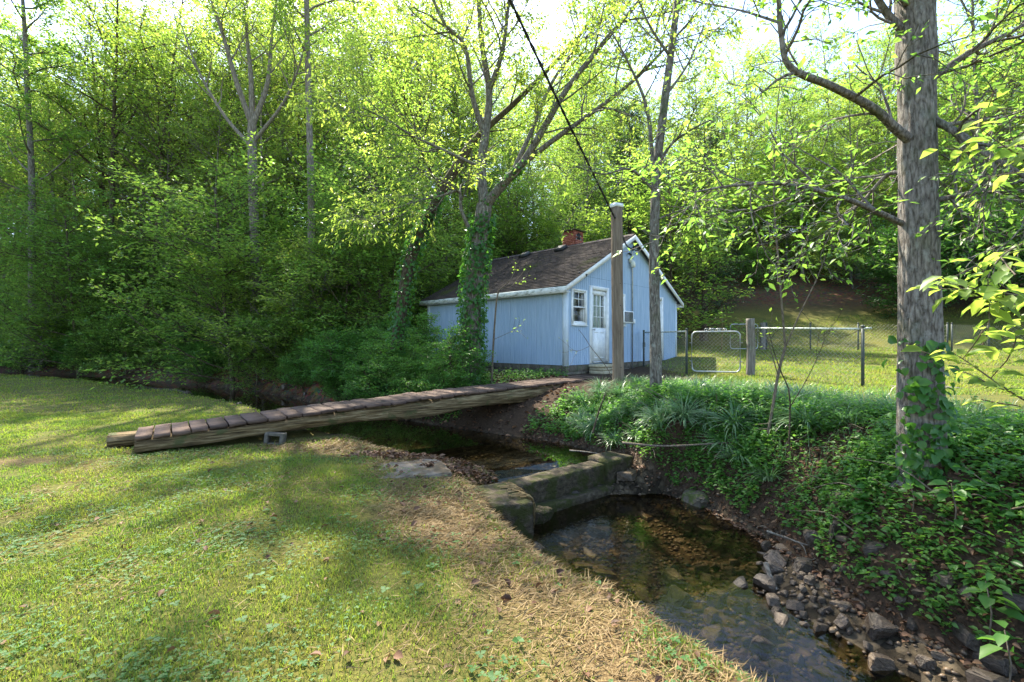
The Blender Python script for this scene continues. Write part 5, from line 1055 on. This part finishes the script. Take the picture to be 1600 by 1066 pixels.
# ------------------------------------------------------------------ stones
def stone_mesh(seed, flat):
    """angular broken stone: hull of a jittered slab, its corners knocked off"""
    q = np.random.default_rng(seed); n_ = int(q.integers(5, 8)); a_ = np.sort(q.uniform(0, 6.28, n_)) ; pts = []
    for zz, sh in ((-1, 1.0), (.55, .98), (1, .8)):
        for k_ in a_ + q.normal(0, .1, n_): r_ = q.uniform(.75, 1.05) * sh; pts.append((math.cos(k_) * r_, math.sin(k_) * r_ * q.uniform(.6, .72), (zz + q.normal(0, .13)) * flat))
    bm = bmesh.new(); vs = [bm.verts.new(p) for p in pts]; r = bmesh.ops.convex_hull(bm, input=vs); bmesh.ops.delete(bm, geom=[v for v in bm.verts if not v.link_faces], context='VERTS')
    bmesh.ops.bevel(bm, geom=bm.edges[:], offset=.05, segments=1, affect='EDGES', clamp_overlap=True)
    bmesh.ops.triangulate(bm, faces=bm.faces[:]); bmesh.ops.subdivide_edges(bm, edges=bm.edges[:], cuts=1)
    for v in bm.verts: c_ = np.array(v.co); v.co = c_ + q.normal(0, .018, 3) * (1, 1, flat)
    me = bpy.data.meshes.new('stone'); bm.to_mesh(me); bm.free()
    return me
kinds = {k: [stone_mesh(100 + i_ + 20 * j_, f_) for i_ in range(5)] for j_, (k, f_) in enumerate((('stone', .42), ('flat', .22)))}
for k in kinds:
    for me in kinds[k]: me.materials.append(M['stone'])
wet = [m_.copy() for m_ in kinds['flat']]
for me in wet: me.materials.clear(); me.materials.append(M['stone_wet'])
q = np.random.default_rng(15); placed = []
def stones(n, box, ok, smin, smax, meshes, label, group, sink, gap=.7, tilt=.25):
    c_ = 0
    xs, ys = q.uniform(box[0], box[1], 3000), q.uniform(box[2], box[3], 3000); z_, e_, lf, hd_, lm, wz_ = land(xs, ys)
    for i_ in np.nonzero(ok(xs, ys, z_, e_, lf))[0]:
        s_ = smin + (smax - smin) * q.uniform() ** 2.2
        if any((a_ - xs[i_]) ** 2 + (b_ - ys[i_]) ** 2 < (gap * (s_ + d_)) ** 2 for a_, b_, d_ in placed): continue
        placed.append((xs[i_], ys[i_], s_)); o = link('creek_stone', meshes[int(q.integers(len(meshes)))], None, None, label=label, group=group, category='stone')
        o.location = (xs[i_], ys[i_], z_[i_] + s_ * sink); o.rotation_euler = (q.normal(0, tilt), q.normal(0, tilt), q.uniform(0, 6.28)); o.scale = (s_, s_, s_ * q.uniform(.8, 1.3)); c_ += 1
        if c_ >= n: break
stones(175, (1.0, 3.6, 2.4, 5.0), lambda x_, y_, z_, e_, lf: (e_ < .2) & (x_ > 1.75 - sst(3.8, 3.1, y_) * .55 + q.uniform(-.25, .25, len(x_))) , .04, .16, kinds['stone'], 'angular brown stone lying in the riffle below the pool', 'riffle stones', .26, .62)
stones(60, (.1, 3.2, 3.3, 6.9), lambda x_, y_, z_, e_, lf: (e_ < -.1), .06, .24, wet, 'flat brown stone under the clear water below the dam', 'underwater stones', .05, .75, .08)
stones(20, (2.2, 3.9, 2.6, 4.4), lambda x_, y_, z_, e_, lf: ~lf & (e_ > -.15) & (e_ < .35), .09, .2, kinds['flat'], 'flat tan stone slab at the foot of the planted bank', 'bankside slabs', .12)
stones(26, (-3.5, 1.4, 6.4, 9.8), lambda x_, y_, z_, e_, lf: (e_ < .05), .06, .16, wet, 'dark flat stone in the shallow pool above the dam', 'upper pool stones', .05)
stones(24, (-14, -4, 11, 18), lambda x_, y_, z_, e_, lf: (e_ < .35), .1, .28, kinds['stone'], 'grey stone in the creek bed along the forest edge', 'upstream stones', .2)
def one_stone(me, loc, s_, rz, label, mat=None):
    me = me.copy()
    if mat is not None: me.materials.clear(); me.materials.append(mat)
    o = link('boulder', me, None, None, label=label, category='stone'); o.location = loc; o.scale = (s_[0], s_[1], s_[2]); o.rotation_euler = (.05, .08, rz)
one_stone(kinds['stone'][1], (2.7, 6.45, -.7), (.42, .4, .36), .5, 'mossy boulder at the water line beyond the dam end', M['stone_moss'])
one_stone(kinds['stone'][3], (3.15, 4.35, -.32), (.2, .2, .28), 1.2, 'grey stone propped on the bank under the leafy plants')
one_stone(kinds['flat'][2], (3.75, 4.0, .12), (.17, .17, .3), 2.2, 'flat tan stone at the foot of the big tree')
one_stone(kinds['stone'][0], (3.4, 4.75, -.12), (.22, .2, .22), .4, 'orange-mossed stone set in the bank before the big tree', M['stone_moss'])
one_stone(kinds['flat'][4], (.32, 5.72, -.62), (.24, .2, .35), .6, 'flat pale stone against the footing of the dam', M['concrete_moss'])
# pebbles too small to pick apart
b = MB(); ico = np.array([v for v in [(0,0,1),(1,0,0),(0,1,0),(-1,0,0),(0,-1,0),(0,0,-1)]], float); fi = np.array([(0,1,2),(0,2,3),(0,3,4),(0,4,1),(5,2,1),(5,3,2),(5,4,3),(5,1,4)])
n = 9000; x_, y_ = sample(n, -1, 4.2, 2.2, 9); z_, e_, lf, hd_, lm, _ = land(x_, y_); k_ = (e_ < .12); x_, y_, z_ = x_[k_], y_[k_], z_[k_]; m = len(x_); s_ = g.uniform(.012, .045, m); J = ico[None] * (1 + g.normal(0, .25, (m, 6, 3))) * s_[:, None, None] * (1, .8, .55)
a_ = g.uniform(0, 6.28, m); J = np.stack([J[..., 0] * np.cos(a_)[:, None] - J[..., 1] * np.sin(a_)[:, None], J[..., 0] * np.sin(a_)[:, None] + J[..., 1] * np.cos(a_)[:, None], J[..., 2]], -1)
V = J + np.stack([x_, y_, z_ + s_ * .15], -1)[:, None]
link('creek_gravel', np_mesh('creek_gravel', V.reshape(-1, 3), (np.arange(m)[:, None, None] * 6 + fi[None]).reshape(-1, 3)), M['gravel'], kind='stuff', label='small brown pebbles covering the creek bed', category='gravel')

# ------------------------------------------------------------------ fallen sticks, branch ends, near sprays of leaves
def stick(label, pts, r0, r1, mat, forks=(), name='fallen_branch'):
    b = MB(); pts = [tuple(p) for p in pts]; o0 = np.array(pts[0]); c_ = catmull(np.array(pts) - o0, 24); b.tube(c_, np.linspace(r0, r1, 24), 7, True, .12, 3)
    for fk in forks: b.tube(catmull(np.array([tuple(p) for p in fk]) - o0, 12), np.linspace(r0 * .6, r1 * .6, 12), 5, True, .1, 5)
    t = thing(name, label, 'branch', tuple(o0)); b.build('wood', mat, t, True); return t
def G3(px, py, Y, dz=0): return P(px, py, Y) + Vector((0, 0, dz))
stick('long bare branch lying level across the plants of the far bank', [G3(972, 692, 6.6), G3(1030, 697, 6.5), G3(1090, 695, 6.45), G3(1150, 690, 6.4), G3(1175, 680, 6.4)], .017, .008, M['twig'], [[G3(1135, 693, 6.4), G3(1150, 715, 6.3), G3(1170, 745, 6.2)]])
stick('forked grey stick standing in the edge of the riffle', [G3(1198, 830, 4.75), G3(1235, 843, 4.7), G3(1262, 852, 4.65), G3(1290, 858, 4.6)], .012, .005, M['bark_pale'], [[G3(1250, 848, 4.68), G3(1258, 860, 4.62), G3(1262, 882, 4.55)], [G3(1225, 838, 4.7), G3(1240, 845, 4.6), G3(1252, 850, 4.55)]])
stick('lichen-spotted stick on the gravel bar', [G3(1196, 880, 4.3), G3(1203, 900, 4.2), G3(1213, 922, 4.1)], .022, .014, M['bark_pale'])
stick('short dark stake leaning in the strappy grass near the bridge end', [G3(926, 668, 7.9, -.1), G3(935, 645, 7.95), G3(946, 615, 8.0)], .02, .012, M['bark_brown'])
stick('pale twig lying on the water edge above the dam', [G3(890, 704, 7.6), G3(915, 706, 7.5), G3(948, 711, 7.4)], .012, .006, M['bark_pale'])
stick('thin vine stem trailing down the bank to the creek', [G3(1225, 805, 5.2), G3(1275, 825, 5.0), G3(1330, 838, 4.9), G3(1390, 845, 4.8)], .008, .005, M['twig'])
stick('weathered boards edge of a rotten log behind the big tree', [G3(1500, 720, 4.6), G3(1545, 738, 4.4), G3(1600, 765, 4.2), G3(1640, 785, 4.1)], .035, .03, M['bark_brown'], name='fallen_log')
x_, y_ = -12.2, 16.6
stick('grass-grown fallen log at the lawn edge by the forest', [(-13.6, 17.0, H(-13.6, 17.0) + .06), (-12.4, 16.1, H(-12.4, 16.1) + .07), (-11.2, 15.3, H(-11.2, 15.3) + .06), (-10.2, 14.6, H(-10.2, 14.6) + .03)], .15, .1, M['bark_brown'], name='fallen_log')
# exposed roots and stems on the undercut bank
b = MB(); q = np.random.default_rng(4)
for _ in range(150):
    x_, y_ = q.uniform(1.5, 4.2), q.uniform(3.4, 8.6); r_ = land(np.array([x_]), np.array([y_]))
    if r_[2][0] or not (.02 < r_[1][0] < 1.1): continue
    a_ = q.uniform(0, 6.28); L_ = q.uniform(.2, .6); p = np.array((x_, y_, r_[0][0])); d_ = np.array((math.cos(a_), math.sin(a_), q.uniform(-.2, .6)))
    pts = catmull([p, p + d_ * L_ * .5 + (0, 0, .06), p + d_ * L_ + q.normal(0, .06, 3)], 7); b.tube(pts, np.linspace(.006, .002, 7) * q.uniform(.6, 1.6), 4, False)
b.build('dead_stems', M['twig'], None, True, kind='stuff', label='tangle of bare dead stems and roots on the undercut bank', category='stems')
# beech sapling whose leafy sprays reach in over the bank
bs_ = Tree(71); b0 = Vector((3.6, 2.75, H(3.6, 2.75))); rel = lambda l: [tuple(P(*v_) - b0) for v_ in l]
sp = [dict(n=6, t0=.15, len=.34, tap=.3, ang=42, r=.0045, seg=4, flat=.3, curl=.1, leaves=6, spread=.012, droop=.25)]
pts, rad = bs_.limb([(0, 0, -.2), (.02, 0, .5), (.0, .03, 1.4), (.05, .0, 2.6), (.08, .05, 3.6)], .03, .01, 8, 24, True, .04, .2)
for l, a_ in (([(1735, 700, 2.72), (1660, 655, 2.6), (1600, 625, 2.55), (1555, 596, 2.5), (1515, 568, 2.5), (1490, 552, 2.5)], .008), ([(1735, 520, 2.7), (1660, 480, 2.6), (1590, 462, 2.5), (1530, 452, 2.45), (1470, 440, 2.4)], .008),
    ([(1735, 400, 2.7), (1650, 370, 2.6), (1580, 390, 2.5), (1545, 430, 2.45), (1550, 470, 2.4)], .007), ([(1735, 560, 2.7), (1670, 550, 2.6), (1610, 500, 2.5), (1560, 480, 2.45)], .006), ([(1735, 300, 2.7), (1660, 250, 2.6), (1590, 240, 2.55), (1530, 200, 2.5)], .008)):
    c_ = bs_.limb(rel(l), a_, .002, 6, 20); bs_.branch(*c_, 0, sp); bs_.leaves(c_[0], 12, .015, .25)
o = thing('beech_sapling', 'young beech with large drooping bright leaves reaching in over the bank', 'tree', tuple(b0)); link('trunk', bs_.trunk.mesh('trunk', True), M['twig'], o); link('limbs', bs_.wood.mesh('limbs', True), M['twig'], o); link('crown', bs_.crown(.105, .55, True), M['leaf_spring'], o)
# large-leaved seedlings under the big tree
q = np.random.default_rng(19)
for i_, (px, py, Y, s_) in enumerate(((1490, 735, 3.7, .14), (1545, 800, 3.2, .15), (1575, 850, 2.9, .15), (1425, 760, 4.0, .11))):
    p0 = P(px, py, Y); zb_ = H(p0.x, p0.y); hh = min(.42, max(.25, p0.z - zb_)); o = thing('seedling', ['seedling with big pale leaves beside the big tree roots', 'seedling with wide leaves over the rotten log', 'broad-leaved seedling at the foot of the creeper plants', 'small seedling against the big tree trunk'][i_], 'plant', (p0.x, p0.y, zb_))
    MB().tube([(0, 0, -.02), (.02, 0, hh * .5), (0, .02, hh)], [.006, .005, .003], 6).build('stem', M['twig'], o); m = 9; a_ = q.uniform(0, 6.28, m)
    link('leaves', leaf_mesh('leaves', np.stack([np.cos(a_) * .03, np.sin(a_) * .03, hh * q.uniform(.6, 1.02, m)], -1), np.stack([np.cos(a_), np.sin(a_), q.uniform(-.35, .1, m)], -1), np.array((0, 0, 1.)) + q.normal(0, .2, (m, 3)), s_ * q.uniform(.7, 1.2, m), s_ * .6 * q.uniform(.8, 1.1, m), True), M['leaf_bank'], o)
